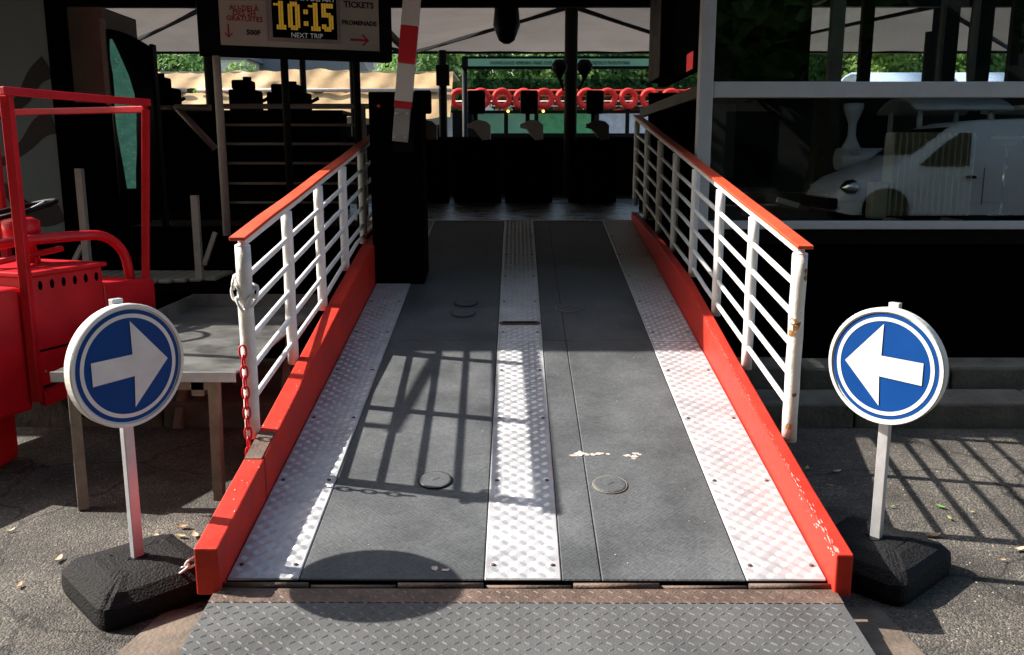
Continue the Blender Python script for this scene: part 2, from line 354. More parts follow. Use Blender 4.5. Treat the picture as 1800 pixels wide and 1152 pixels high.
pts = [( .105 * (1 if math.cos(a) > 0 else -1) + .03 * math.cos(a), .03 * math.sin(a)) for a in [2 * math.pi * (i + .5) / 24 for i in range(24)]]
hp.prism([(x, y) for x, y in pts], rp(.025, 5.72, .004), RX, RY, .007)
hpo = hp.build('pull_plate', M_RUST, ramp)
MB().prism([(x * .86, y * .45) for x, y in pts], rp(.025, 5.72, .0115), RX, RY, .003).build('slot', M_DKSTEEL, hpo)
# old paint flakes and scratches on the sheets
fl = MB()
for cx, cy, q in ((.27, 3.93, .026), (.3, 3.95, .03), (.335, 3.935, .012), (.36, 3.94, .014), (.39, 3.95, .02), (.43, 3.945, .012), (.52, 3.93, .016), (.55, 3.92, .022), (.56, 3.95, .016), (.545, 3.9, .012), (.58, 3.94, .01), (-.3, 3.06, .02), (-.26, 3.05, .014)):
    a0 = random.random() * 6; nn = 13
    fl.add([rp(cx + 1.3 * q * random.uniform(.35, 1) * math.cos(a0 + k * 6.283 / nn), cy + q * random.uniform(.3, 1) * math.sin(a0 + k * 6.283 / nn), .0018) for k in range(nn)], [tuple(range(nn))])
for _ in range(70):
    cx, cy = random.uniform(-.75, .82), random.uniform(3.0, 6.0); q = random.uniform(.001, .0035)
    if -.13 < cx < .18: continue
    a0 = random.random() * 6; fl.add([rp(cx + q * math.cos(a0 + k * 1.25), cy + q * math.sin(a0 + k * 1.25), .0018) for k in range(5)], [tuple(range(5))])
stuff(fl.build('paint_flakes', M_CHALK, ramp))

# red side beams
def prof(P, Y):
    for (a, p), (b, q) in zip(P, P[1:]):
        if Y <= b: return p + (q - p) * (Y - a) / (b - a)
    return P[-1][1]
PL = [(2.9, .158), (3.5, .178), (4.6, .233), (5.5, .276), (6.5, .305), (7.4, .24), (8.75, .07)]
PR = [(2.9, .14), (3.4, .142), (4.0, .158), (4.75, .181), (5.98, .228), (7.2, .18), (8.75, .06)]
def beam(P, x0, x1, ya, yb, drop=0):
    b = MB(); ys = [ya] + [y for y, _ in P if ya < y < yb] + [yb]
    for y in ys:
        t = rz(y) + prof(P, y) - drop
        b.v += [(x0, y, rz(y) - .02), (x1, y, rz(y) - .02), (x1, y, t), (x0, y, t)]
    for i in range(len(ys) - 1):
        for k in range(4):
            b.f.append((i * 4 + k, i * 4 + (k + 1) % 4, i * 4 + 4 + (k + 1) % 4, i * 4 + 4 + k)); b.sm.append(False)
    e = 4 * (len(ys) - 1); b.f += [(3, 2, 1, 0), (e, e + 1, e + 2, e + 3)]; b.sm += [False] * 2
    return b
lb = beam(PL, -1.148, -1.062, 2.93, 3.55).build('side_beam', M_RED, ramp, bevel=.006)
lb2 = beam(PL, -1.148, -1.062, 3.56, 8.74).build('side_beam', M_RED, ramp, bevel=.006)
beam(PL, -1.144, -1.072, 3.54, 3.76, -.004).build('worn_patch', M_RUST, lb2)
rb = beam(PR, 1.14, 1.202, 2.93, 8.78).build('side_beam', M_RED, ramp, bevel=.006)
ch = MB()
for _ in range(260):
    Y = 2.95 + 2.6 * random.random() ** 1.6; xx = random.gauss(1.146, .006); q = random.uniform(.001, .0055) * (1.3 if Y < 3.5 else .7)
    t = rz(Y) + prof(PR, Y)
    if xx > 1.1415:
        ch.add([(xx + q * .28 * math.cos(k * 1.25), Y + 2.4 * q * math.sin(k * 1.25), t + .0015 + SL * 2.4 * q * math.sin(k * 1.25)) for k in range(5)], [tuple(range(5))])
    else:
        zz = t - abs(random.gauss(0, .012)) - .004
        ch.add([(1.1385, Y + 1.5 * q * math.cos(k * 1.25), zz + q * .6 * math.sin(k * 1.25)) for k in range(5)], [tuple(range(5))[::-1]])
stuff(ch.build('paint_chips', M_CHALK, rb))
chl = MB()
for _ in range(34):
    Y = random.uniform(2.95, 4.4); q = random.uniform(.001, .005); xx = random.choice((random.gauss(-1.068, .005), random.uniform(-1.14, -1.07)))
    t = rz(Y) + prof(PL, Y)
    if xx < -1.064:
        chl.add([(xx + q * .5 * math.cos(k * 1.25), Y + 1.4 * q * math.sin(k * 1.25), t + .0015 + (SL + .03) * 1.4 * q * math.sin(k * 1.25)) for k in range(5)], [tuple(range(5))])
stuff(chl.build('paint_chips', M_CHALK, lb))

# railings
def railing(X, side, ya, z0, slope, ys, y_end, P):
    def rt(Y): return z0 + slope * (Y - ya)
    h = MB(); yy = [ya - .07] + [ya + (y_end - ya) * k / 12 for k in range(1, 12)] + [y_end]
    for i, y in enumerate(yy):
        dx = .0 if i in (0, len(yy) - 1) else random.uniform(-.003, .003); zz = rt(y) + random.uniform(-.002, .002)
        h.v += [(X - .034 + dx, y, zz + .008), (X + .034 + dx, y, zz + .008), (X + .034 + dx, y, zz + .024), (X - .034 + dx, y, zz + .024)]
    for i in range(len(yy) - 1):
        for k in range(4): h.f.append((i * 4 + k, i * 4 + (k + 1) % 4, i * 4 + 4 + (k + 1) % 4, i * 4 + 4 + k)); h.sm.append(False)
    e = 4 * (len(yy) - 1); h.f += [(3, 2, 1, 0), (e, e + 1, e + 2, e + 3)]; h.sm += [False, False]
    hr = h.build('handrail', M_ORED, ramp, bevel=.003)
    MB().bar((X, ys[0] - .01, rt(ys[0] - .01) - .012), (X, y_end, rt(y_end) - .012), .036, .036).build('under_rail', M_WHITE, hr, bevel=.006)
    for i, y in enumerate(ys):
        zb = rz(y) + prof(P, y) - .03; zt = rt(y) - .032
        r = .033 if i == 0 else .028
        p = MB(); nn = 7
        p.tube([(X + random.uniform(-.0015, .0015), y, zb + (zt - zb) * k / nn) for k in range(nn + 1)], r, 14)
        p.build('post', M_WPOST if i == 0 else M_WHITE, hr)
        if i == 0:
            p = MB(); p.lathe([(.033, 0), (.032, .006), (.012, .014), (.012, .034)], (X, y, zt), 14); p.build('post_cap', M_WHITE, hr)
    for b in range(1, 6):
        off = -.036 - .137 * b
        pts = []
        for k in range(33):
            y = ys[0] + (y_end - ys[0]) * k / 32
            z = rt(y) + off
            low = rz(y) + prof(P, y) + .03
            pts.append((X, y, max(z, low) if b == 5 else max(z, low - .2)))
        keep = pts
        MB().tube(keep, .0135, 8).build('rail_bar', M_WHITE, hr)
    # bottom bar near the beam
    return hr
hl = railing(-1.175, -1, 3.78, 1.315, .1407, [3.78 + .755 * k for k in range(7)], 8.6, PL)
hr_ = railing(1.235, 1, 3.83, 1.275, .1465, [3.83 + .772 * k for k in range(8)], 9.3, PR)
# rust bruises on the nearest right-hand post
ru = MB()
for z, a, q in ((.95, -2.2, .02), (.93, -1.8, .026), (.9, -2.4, .02), (1.14, -.9, .016), (1.17, -.7, .02), (.62, -1.5, .012), (.47, -2, .015)):
    vs = []
    for k in range(9):
        an = 2 * math.pi * k / 9; rr = q * random.uniform(.5, 1.1); aa = a + rr * math.cos(an) / .034; vs.append((1.235 + .0345 * math.cos(aa), 3.83 + .0345 * math.sin(aa), z + rr * 1.1 * math.sin(an)))
    ru.add(vs, [tuple(range(9))])
stuff(ru.build('rust_spots', mat('bright_rust', (.3, .13, .03), .8, 0, .6, 60), ramp))

# ------------------------------------------------------------------ steel threshold plate in front of the ramp
def pz(Y): return .012 + .078 * (Y - 1.5)
tp = thing('threshold_plate', (0.03, 2.3, 0), 'grey steel checker plate with a rusty hinge strip at the foot of the ramp', 'steel plate')
PN = Vector((0, -.0778, .997)); PY = Vector((0, .997, .0778))
def pp(x, Y, h=0): return Vector((x, Y, pz(Y))) + PN * h
xa, xb = -1.083, 1.152
MB().hexa([pp(xa, 1.45, -.02), pp(xb, 1.45, -.02), pp(xb, 2.862, -.02), pp(xa, 2.862, -.02), pp(xa, 1.45), pp(xb, 1.45), pp(xb, 2.862), pp(xa, 2.862)]).build('plate', M_STEEL, tp, bevel=.003, seg=1)
hs = MB().hexa([pp(xa, 2.863, -.02), pp(xb, 2.863, -.02), pp(xb, 2.95, -.02), pp(xa, 2.95, -.02), pp(xa, 2.863, .001), pp(xb, 2.863, .001), pp(xb, 2.95, .001), pp(xa, 2.95, .001)]).build('hinge_strip', M_RUST, tp)
t1, t2 = MB(), MB(); c = .0335
for i in range(int((xb - xa) / c)):
    for j in range(int(1.49 / c)):
        Y = 2.94 - (j + .3) * c; X = xa + (i + .5) * c
        sg = 1 if (i + j) % 2 else -1
        u = (RX * .8 + PY * sg * .6).normalized(); v = PN.cross(u)
        lens(t2 if Y > 2.863 else t1, pp(X, Y, 0), u, v, PN, .031, .009, .0028)
stuff(t1.build('plate_lugs', M_LUG, tp)); stuff(t2.build('strip_lugs', mat('worn_rust_lug', (.15, .115, .1), .6, 0, .3, 20), tp))
for i in range(7):
    X = xa + .02 + i * .318
    if i % 2 == 0: MB().tube([pp(X, 2.965, .004), pp(X + .31, 2.965, .004)], .011, 10).build('hinge_knuckle', M_RUST, tp)
    else: MB().tube([pp(X, 2.966, -.004), pp(X + .31, 2.966, -.004)], .009, 10).build('hinge_knuckle', M_RUST, tp)
gp = MB(); gp.add([(-1.62, 1.2, .004), (1.5, 1.2, .004), (1.36, 3.05, .004), (-1.3, 3.02, .004)], [(0, 1, 2, 3)])
struct('road_patch', gp, M_GROUNDPLATE)

# ------------------------------------------------------------------ round arrow signs
def arrow_sign(loc, az, base_az, right, label, blabel, zc=.905):
    """az: direction the face looks (degrees, 0 = +x); the post stands in a rubber foot"""
    t = thing('arrow_sign', loc, label, 'sign'); o = Vector(loc)
    n = Vector((math.cos(R(az)), math.sin(R(az)), 0)); u = Vector((0, 0, 1)).cross(n); v = Vector((0, 0, 1))
    # u points to the right as seen from the front
    r = .228; cf = o + v * zc + n * .03
    f = MB()
    for h, rr in ((-.022, r - .006), (-.022, r), (.016, r + .002), (.022, r - .001), (.022, r - .013), (.014, r - .016)):
        for k in range(64):
            a = 2 * math.pi * k / 64; f.v.append(tuple(cf + u * rr * math.cos(a) + v * rr * math.sin(a) + n * h))
    for i in range(5):
        for k in range(64): f.f.append((i * 64 + k, i * 64 + (k + 1) % 64, i * 64 + 64 + (k + 1) % 64, i * 64 + 64 + k)); f.sm.append(False)
    f.f += [tuple(range(64))[::-1], tuple(5 * 64 + k for k in range(64))]; f.sm += [False, False]
    f.build('sign_frame', M_SIGNW, t)
    def disc(ra, h, nm, m, rb=None):
        b = MB(); N_ = 72
        for k in range(N_):
            a = 2 * math.pi * k / N_; b.v.append(tuple(cf + (u * math.cos(a) + v * math.sin(a)) * ra + n * h))
        if rb:
            for k in range(N_):
                a = 2 * math.pi * k / N_; b.v.append(tuple(cf + (u * math.cos(a) + v * math.sin(a)) * rb + n * h))
            for k in range(N_): b.f.append((k, (k + 1) % N_, N_ + (k + 1) % N_, N_ + k)); b.sm.append(False)
        else: b.f.append(tuple(range(N_))); b.sm.append(False)
        return b.build(nm, m, t)
    disc(.2085, .0155, 'blue_face', M_SIGNB)
    disc(.193, .0170, 'white_ring', M_SIGNW, .178)
    s = 1 if right else -1
    A = [(-.15, -.048), (.015, -.041), (.008, -.158), (.158, -.0), (.012, .166), (.013, .041), (-.15, .038)]
    A = [(s * a, b) for a, b in A]
    if not right: A = A[::-1]
    b = MB(); b.add([cf + u * p + v * q + n * .0185 for p, q in A], [tuple(range(7))]); b.build('arrow', M_SIGNW, t)
    pb = MB(); q = .021
    pb.hexa([o + u * (-q) - n * q + v * .08, o + u * q - n * q + v * .08, o + u * q + n * q * .3 + v * .08, o - u * q + n * q * .3 + v * .08] +
            [o + u * (-q) - n * q + v * (zc + .245), o + u * q - n * q + v * (zc + .245), o + u * q + n * q * .3 + v * (zc + .245), o - u * q + n * q * .3 + v * (zc + .245)])
    pb.build('post', M_GALV, t, bevel=.003)
    # rubber foot
    ft = thing('rubber_foot', (loc[0], loc[1], 0), blabel, 'sign base')
    e1 = Vector((math.cos(R(base_az)), math.sin(R(base_az)), 0)); e2 = Vector((-e1.y, e1.x, 0)); b = MB()
    c = Vector((loc[0], loc[1], 0)); rings = ((.225, .235, .0), (.232, .242, .03), (.228, .238, .085), (.2, .2, .122), (.135, .12, .142), (.1, .08, .144))
    nn = 28
    for A_, B_, z in rings:
        for k in range(nn):
            a = 2 * math.pi * (k + .5) / nn; ex = 9.0
            cx = math.copysign(abs(math.cos(a)) ** (2 / ex), math.cos(a)); sy = math.copysign(abs(math.sin(a)) ** (2 / ex), math.sin(a))
            jz = random.uniform(-.004, .004); p = c + e1 * A_ * cx + e2 * B_ * sy; b.v.append((p.x, p.y, z + (jz if z > 0 else 0)))
    for i in range(len(rings) - 1):
        for k in range(nn): b.f.append((i * nn + k, i * nn + (k + 1) % nn, i * nn + nn + (k + 1) % nn, i * nn + nn + k)); b.sm.append(False)
    b.f += [tuple(range(nn))[::-1], tuple((len(rings) - 1) * nn + k for k in range(nn))]; b.sm += [False, False]
    body = b.build('block', M_RUBBER, ft)
    MB().box((loc[0] - .03, loc[1] - .03, .137), (loc[0] + .03, loc[1] + .03, .146)).build('socket', M_BLACK, ft)
    return t
arrow_sign((-1.455, 3.17, 0), -33, 44, True, 'round blue sign with white arrow pointing right, left of the ramp', 'black rubber foot of the right-pointing arrow sign')
arrow_sign((1.458, 3.36, 0), -138, -48, False, 'round blue sign with white arrow pointing left, right of the ramp', 'black rubber foot of the left-pointing arrow sign', .862)

# ------------------------------------------------------------------ chains on the left railing post
def link_pts(c, t, s, l, w_):
    out = []
    for k in range(16):
        a = 2 * math.pi * k / 16; out.append(c + t * (l / 2 * math.copysign(abs(math.cos(a)) ** .8, math.cos(a))) + s * (w_ / 2 * math.sin(a)))
    return out
def chain(root, path, m, l=.058, w_=.03, r=.0048):
    P = [Vector(p) for p in path]; seg = []; step = l * .78
    cur = 0.0; tot = sum((b - a).length for a, b in zip(P, P[1:])); i = 0
    while cur < tot:
        dd = cur
        for a, b in zip(P, P[1:]):
            L = (b - a).length
            if dd <= L:
                t = (b - a).normalized(); c = a + t * dd; break
            dd -= L
        s = t.cross(Vector((0, 1, .3))).normalized()
        if i % 2: s = t.cross(s).normalized()
        MB().tube(link_pts(c, t, s, l, w_), r, 6, closed=True).build('chain_link', m, root)
        cur += step; i += 1
M_CHR = mat('red_plastic_chain', (.6, .015, .025), .4); M_CHW = mat('white_plastic_chain', (.72, .7, .66), .5)
ct = thing('red_chain', (-1.175, 3.74, .3), 'red plastic chain hanging down in front of the left railing end post', 'chain')
chain(ct, [(-1.183, 3.728, .83), (-1.178, 3.72, .6), (-1.172, 3.70, .33)], M_CHR)
ct2 = thing('ground_chain', (-1.2, 3.1, .1), 'short end of red and white chain at the left beam foot', 'chain')
chain(ct2, [(-1.158, 3.12, .2), (-1.21, 3.12, .155)], M_CHR); chain(ct2, [(-1.225, 3.11, .15), (-1.27, 3.09, .12)], M_CHW)
ct3 = thing('white_chain', (-1.175, 3.78, 1.1), 'white plastic chain looped round the left railing end post', 'chain')
loop = []
for k in range(11):
    a = 2 * math.pi * k / 11; loop.append((-1.175 + .045 * math.cos(a), 3.78 + .045 * math.sin(a), 1.09 - .05 * math.sin(a + 2.6) * 1 + .02 * math.cos(2 * a)))
chain(ct3, loop + [loop[0]], M_CHW, l=.07, w_=.034, r=.006)

# ------------------------------------------------------------------ steel table
tb = thing('steel_table', (-1.8, 5.0, 0), 'low stainless steel catering table with raised rim beside the ramp', 'table')
ty0, ty1, tx0, tx1, tz = 4.06, 5.95, -2.21, -1.33, .655
MB().box((tx0, ty0, tz - .012), (tx1, ty1, tz)).build('table_top', M_STAIN, tb, bevel=.004)
MB().box((tx0, ty0 - .004, tz - .045), (tx1, ty0 + .004, tz + .003)).build('front_edge', M_GALV, tb)
MB().box((tx0, ty1 - .012, tz), (tx1, ty1, tz + .09)).build('rear_rim', M_STAIN, tb)
MB().box((tx0, ty0 + .3, tz), (tx0 + .01, ty1 - .013, tz + .085)).build('side_rim', M_STAIN, tb)
for lx, ly, tx, tyy in ((-2.07, 3.98, -2.14, 4.12), (-1.465, 4.12, -1.455, 4.12), (-2.1, 5.25, -2.1, 5.6), (-1.45, 5.25, -1.45, 5.6)):
    MB().bar((lx, ly, 0), (tx, tyy, tz - .046), .05, .05).build('leg', M_WOODLEG, tb, bevel=.004)
MB().box((-1.56, 4.1, tz - .125), (-1.5, 4.16, tz - .013)).build('bracket', M_WOODLEG, tb)
MB().bar((-2.1, 4.12, tz - .07), (-1.47, 4.12, tz - .07), .04, .05).build('cross_rail', M_WOODLEG, tb)

# ------------------------------------------------------------------ red open vehicle at the left
U = Vector((.32, .947, 0)); V = Vector((-.947, .32, 0)); C0 = Vector((-2.27, 5.55, 0))
def vp(a, b, z): p = C0 + U * a + V * b; return Vector((p.x, p.y, z))
vh = thing('red_open_vehicle', tuple(vp(-1.2, .6, 0)), 'red open-sided utility vehicle with steering wheel and roof frame', 'vehicle')
for a, b, w2, h2 in ((vp(-1.02, 0, 1.99), vp(.03, 0, 1.99), .035, .042), (vp(0, 0, 1.95), vp(0, 1.27, 1.95), .04, .04), (vp(-1.02, 1.27, 1.99), vp(.03, 1.27, 1.99), .04, .06)):
    MB().bar(a, b, w2, h2).build('roof_beam', M_VRED, vh, bevel=.005)
MB().bar(vp(0, 0, 1.95), vp(-.05, .1, .45), .042, .042).build('corner_post', M_VRED, vh, bevel=.005)
MB().bar(vp(-.97, .03, 1.97), vp(-.97, .03, .35), .05, .05).build('door_post', M_VRED, vh, bevel=.005)
MB().bar(vp(0, 1.25, 1.95), vp(0, 1.25, .45), .05, .05).build('corner_post', M_VRED, vh, bevel=.005)
# body: ribbed engine box, side panel, sill
bx = MB(); bx.hexa([vp(-.95, .04, .42), vp(-.42, .04, .42), vp(-.42, .95, .42), vp(-.95, .95, .42), vp(-.95, .04, 1.03), vp(-.42, .04, 1.03), vp(-.42, .95, 1.03), vp(-.95, .95, 1.03)])
bo = bx.build('engine_box', M_VRED, vh, bevel=.012)
lid = MB(); lid.hexa([vp(-.97, .02, 1.03), vp(-.4, .02, 1.03), vp(-.4, .97, 1.03), vp(-.97, .97, 1.03), vp(-.97, .02, 1.055), vp(-.4, .02, 1.055), vp(-.4, .97, 1.055), vp(-.97, .97, 1.055)])
lid.build('box_lid', M_VRED, bo, bevel=.006)
for k in range(6):
    c = vp(-.87 + .08 * k, .0385, .975); vs = []
    for i in range(14):
        a = 2 * math.pi * i / 14; vs.append(c + U * .014 * math.cos(a) + Vector((0, 0, .026 * math.sin(a))))
    b = MB(); b.add(vs + [p + V * .02 for p in vs], [tuple(range(14))] + [(i, (i + 1) % 14, 14 + (i + 1) % 14, 14 + i) for i in range(14)]); b.build('vent_hole', M_BLACKM, bo)
b = MB(); b.hexa([vp(-.41, .05, .42), vp(.02, .05, .5), vp(.02, 1.0, .5), vp(-.41, 1.0, .42), vp(-.41, .05, .93), vp(.02, .05, .9), vp(.02, 1.0, .9), vp(-.41, 1.0, .93)])
b.build('side_panel', M_VRED, vh, bevel=.012)
b = MB(); b.hexa([vp(-1.5, .06, .3), vp(-.97, .06, .3), vp(-.97, 1.1, .3), vp(-1.5, 1.1, .3), vp(-1.5, .06, .98), vp(-.97, .06, .98), vp(-.97, 1.1, .98), vp(-1.5, 1.1, .98)]); b.build('shade_skirt', M_VRED, vh, bevel=.02)  # body box added to shade the ground beside the table
for k in range(7): MB().lathe([(.008, 0), (.008, .004), (.004, .007)], vp(-.9 + .15 * k, .036 if k < 4 else .046, .5 if k < 4 else .56), 8, axis='y').build('bolt', M_GALV, vh)
MB().bar(vp(-.93, .036, .62), vp(-.44, .036, .62), .004, .012).build('panel_seam', M_BLACK, bo)
MB().bar(vp(-.95, .02, .36), vp(.02, .02, .44), .05, .085).build('sill', M_VRED, vh, bevel=.006)
MB().box(tuple(Vector((-2.98, 4.45, .0))), (-2.77, 4.72, .58)).build('front_wheel_guard', M_VRED, vh, bevel=.05, seg=4)
pts = [vp(-.9, .5, 1.0), vp(-.86, .42, 1.17), vp(-.72, .3, 1.2), vp(-.4, .24, 1.2)]
for k in range(9):
    a = math.pi / 2 * k / 8; pts.append(vp(-.32 + .26 * math.sin(a), .2 - .02 * k / 8, .98 + .22 * math.cos(a)))
pts.append(vp(-.03, .16, .7))
MB().tube(pts, .03, 12).build('guard_tube', M_VRED, vh)
MB().tube([vp(-.95, .3, 1.09), vp(-.45, .3, 1.13)], .018, 8).build('grip_bar', M_VRED, vh)
for k in (-.7, -.64): MB().bar(vp(k, .3, 1.05), vp(k, .3, 1.115), .012, .012).build('grip_stay', M_VRED, vh)
MB().tube([vp(-.56, .42, 1.05), vp(-.62, .43, 1.3)], .05, 12).build('steering_column', M_VRED, vh)
MB().lathe([(.1, 0), (.1, .1), (.06, .12)], vp(-.61, .42, 1.2), 16).build('column_head', M_VRED, vh)
sw = MB(); cc = vp(-.62, .42, 1.36); ring = [cc + U * .2 * math.cos(a) + V * .2 * math.sin(a) + Vector((0, 0, .05 * math.cos(a + .6))) for a in [2 * math.pi * i / 36 for i in range(36)]]
sw.tube(ring, .015, 8, closed=True)
so_ = sw.build('steering_wheel', M_BLACK, vh)
for k in range(3): MB().tube([cc - Vector((0, 0, .03)), ring[k * 12]], .01, 6).build('spoke', M_GALV, so_)
for a, b in ((-2.0, .2), (-2.0, 1.05), (-.2, .35), (-.2, 1.0)):
    c = vp(a, b, .28); w_ = MB(); w_.lathe([(.12, -.07), (.26, -.085), (.28, -.05), (.28, .05), (.26, .085), (.12, .07)], (0, 0, 0), 24, axis='x')
    w_.v = [tuple(c + V * p[0] + U * p[1] + Vector((0, 0, p[2]))) for p in w_.v]; w_.build('wheel', M_RUBBER, vh)
b = MB(); b.hexa([vp(-2.5, .1, .4), vp(-.95, .1, .4), vp(-.95, 1.2, .4), vp(-2.5, 1.2, .4), vp(-2.5, .1, .5), vp(-.95, .1, .5), vp(-.95, 1.2, .5), vp(-2.5, 1.2, .5)]); b.build('floor_pan', M_VRED, vh)

# ------------------------------------------------------------------ pontoon, hull, canopy
pn = thing('pontoon', (0, 12, -1), 'dark covered river pontoon at the head of the ramp', 'pontoon')
MB().box((-13, 8.72, -1.2), (13, 17.6, 1.0)).build('hull', M_BLACKM, pn)
for k in range(13):
    MB().box((-13, 8.71 + k * .69, 1.0), (13, 8.71 + k * .69 + .682, 1.06)).build('deck_board', M_DECK, pn)
MB().box((1.25, 6.6, -1.2), (12, 8.70, 1.02)).build('side_hull', M_BLACKM, pn)
MB().box((-13, 7.35, -1.2), (-1.5, 8.70, .55)).build('fender_block', M_BLACKM, pn)
MB().box((-1.5, 8.66, .98), (1.2, 8.715, 1.062)).build('nosing', M_GALV, pn)

cn = thing('fabric_canopy', (0, 11, 1), 'grey tensioned fabric canopy on dark steel posts over the pontoon', 'canopy')
HX = 2.8; EZ, PK = 3.62, 4.0
for cy in (8.87, 14.2):
    for k in range(-2, 3):
        cx = .85 + 5.6 * k; b = MB(); N_ = 10
        for sxy in ((0, -1), (1, 0), (0, 1), (-1, 0)):
            vs = []; fs = []
            for i in range(N_ + 1):
                f = i / N_
                for j in range(N_ + 1):
                    s = (j / N_ * 2 - 1) * (1 - f) * ((.965 + .012 * math.sin(i * 2.1 + j)) if cy > 10 else 1.0)
                    dx, dy = (s, sxy[1] * (1 - f)) if sxy[0] == 0 else (sxy[0] * (1 - f), s)
                    z = EZ + (PK - EZ) * (f ** 1.25) + .012 * math.sin(j * 2.3 + i * .7 + cx) - .05 * math.sin(math.pi * (j / N_)) * (1 - f) * (1 if f > 0 else .4)
                    vs.append((cx + dx * (HX - .02), cy + dy * (HX - .02), z))
            for i in range(N_):
                for j in range(N_): fs.append((i * 11 + j, i * 11 + j + 1, i * 11 + 12 + j, i * 11 + 11 + j))
            b.add(vs, fs, True)
        b.build('fabric_bay', M_FABRIC if cy > 10 else M_SHADECLOTH, cn)
        for sx in (-1, 1):
            for sy in (-1, 1):
                MB().bar((cx + sx * HX, cy + sy * HX, EZ - .04), (cx, cy, PK - .05), .045, .06).build('hip_rafter', M_DKSTEEL, cn)
        MB().tube([(cx, cy, 3.5), (cx, cy, PK)], .06, 8).build('hub', M_DKSTEEL, cn)
for cy in (6.07, 11.43, 17.0):
    MB().box((-13.2, cy - .05, EZ - (.13 if cy < 15 else .05)), (14.9, cy + .05, EZ - .012)).build('eave_beam', M_DKSTEEL, cn)
for k in range(-2, 4):
    cx = .85 + 5.6 * k - HX
    MB().box((cx - .04, 5.9, EZ - .12), (cx + .04, 16.95, EZ - .03)).build('valley_beam', M_DKSTEEL, cn)
vl = MB(); nv = 120
for i in range(nv + 1):
    X = -13.1 + 14.4 * i / nv; wv = .035 * math.sin(i * .9) + .02 * math.sin(i * .37)
    vl.v += [(X, 6.05, EZ - .02), (X, 6.02 + wv * .5, 3.2), (X, 6.02 + wv, 2.78 + .03 * math.sin(i * .5))]
for i in range(nv):
    for k in range(2): vl.f.append((i * 3 + k, i * 3 + 3 + k, i * 3 + 4 + k, i * 3 + 1 + k)); vl.sm.append(True)
vl.build('sky_blocking_valance', M_SHADECLOTH, cn)  # unseen hanging edge, added to keep sky light off the upper ramp
MB().tube([(.85, 14.2, 1.06), (.85, 14.2, 4.0)], .1, 16).build('mast', M_DKSTEEL, cn)
for X, Y, r in ((-1.33, 16.5, .075), (-3.95, 16.9, .06), (-2.92, 16.4, .075), (6.4, 14.2, .1), (-4.75, 14.2, .1), (-6.2, 11.43, .1), (9.2, 11.43, .1)):
    MB().tube([(X, Y, 1.06), (X, Y, EZ - .05)], r, 12).build('post', M_DKSTEEL, cn)
MB().box((-1.43, 16.3, 2.95), (-1.2, 16.45, 3.3)).build('junction_box', M_BLACK, cn)
MB().tube([(-1.95, 16.2, 3.25), (-1.95, 16.2, 2.3)], .02, 8).build('drop_bar', M_DKSTEEL, cn)
MB().lathe([(.02, 0), (.15, -.08), (.17, -.3), (.1, -.48), (.04, -.52)], (-.12, 11.6, 3.6), 14).build('loudspeaker', M_BLACK, cn)
for sx in (-1, 1):
    MB().lathe([(.02, -.16), (.05, -.1), (.11, -.02), (.12, .06), (.07, .13)], (.85 + sx * .19, 13.9, 3.0), 12).build('lamp_head', M_BLACK, cn)
    MB().tube([(.85 + sx * .19, 13.9, 2.86), (.85 + sx * .12, 14.1, 2.7)], .02, 6).build('lamp_arm', M_BLACK, cn)

# ------------------------------------------------------------------ barrier cabinet and raised arm
bc = thing('barrier_cabinet', (-.885, 6.78, .7), 'tall matte black barrier cabinet at the top left of the ramp', 'barrier')
MB().box((-1.075, 6.6, .68), (-.69, 6.95, 2.13)).build('cabinet_body', M_BLACKM, bc, bevel=.01)
MB().lathe([(.012, 0), (.012, -.006), (.006, -.01)], (-1.0, 6.6, 2.03), 10, axis='y').build('indicator_light', mat('red_lamp', (.3, .01, .01), .4, emit=((1, .05, .05), .03)), bc)
MB().box((-1.075, 6.62, .55), (-.69, 6.93, .7)).build('plinth', M_BLACKM, bc)
A0, A1 = Vector((-.845, 6.555, 1.775)), Vector((-.655, 6.555, 3.5)); D = (A1 - A0).normalized()
def armseg(a, b, m, nm, w2=.125, dy=0):
    p, q = A0 + D * a, A0 + D * b; p.y += dy; q.y += dy
    return MB().bar(p, q, w2, .05, up=(0, 1, 0)).build(nm, m, bc, bevel=.004)
wh = mat('barrier_white', (.62, .61, .58), .5, 0, .06, 8); rd = mat('barrier_red', (.55, .015, .03), .45, 0, .06, 8)
MB().box((-.9, 6.58, 1.7), (-.75, 6.602, 1.95)).build('pivot_boss', M_BLACK, bc)
armseg(.0, .235, M_GREYRAIL, 'arm_shoe', .112)
armseg(.236, .285, rd, 'arm_band'); armseg(.286, .55, wh, 'arm_band'); armseg(.551, .81, rd, 'arm_band'); armseg(.811, 1.3, wh, 'arm_band'); armseg(1.301, 1.56, rd, 'arm_band'); armseg(1.561, 1.73, wh, 'arm_band')
for a in (.03, .2):
    for s in (-.038, .038):
        c = A0 + D * a + Vector((s, -.027, 0)); MB().lathe([(.012, .002), (.012, -.008), (.007, -.012)], c, 10, axis='y').build('bolt', M_GALV, bc)

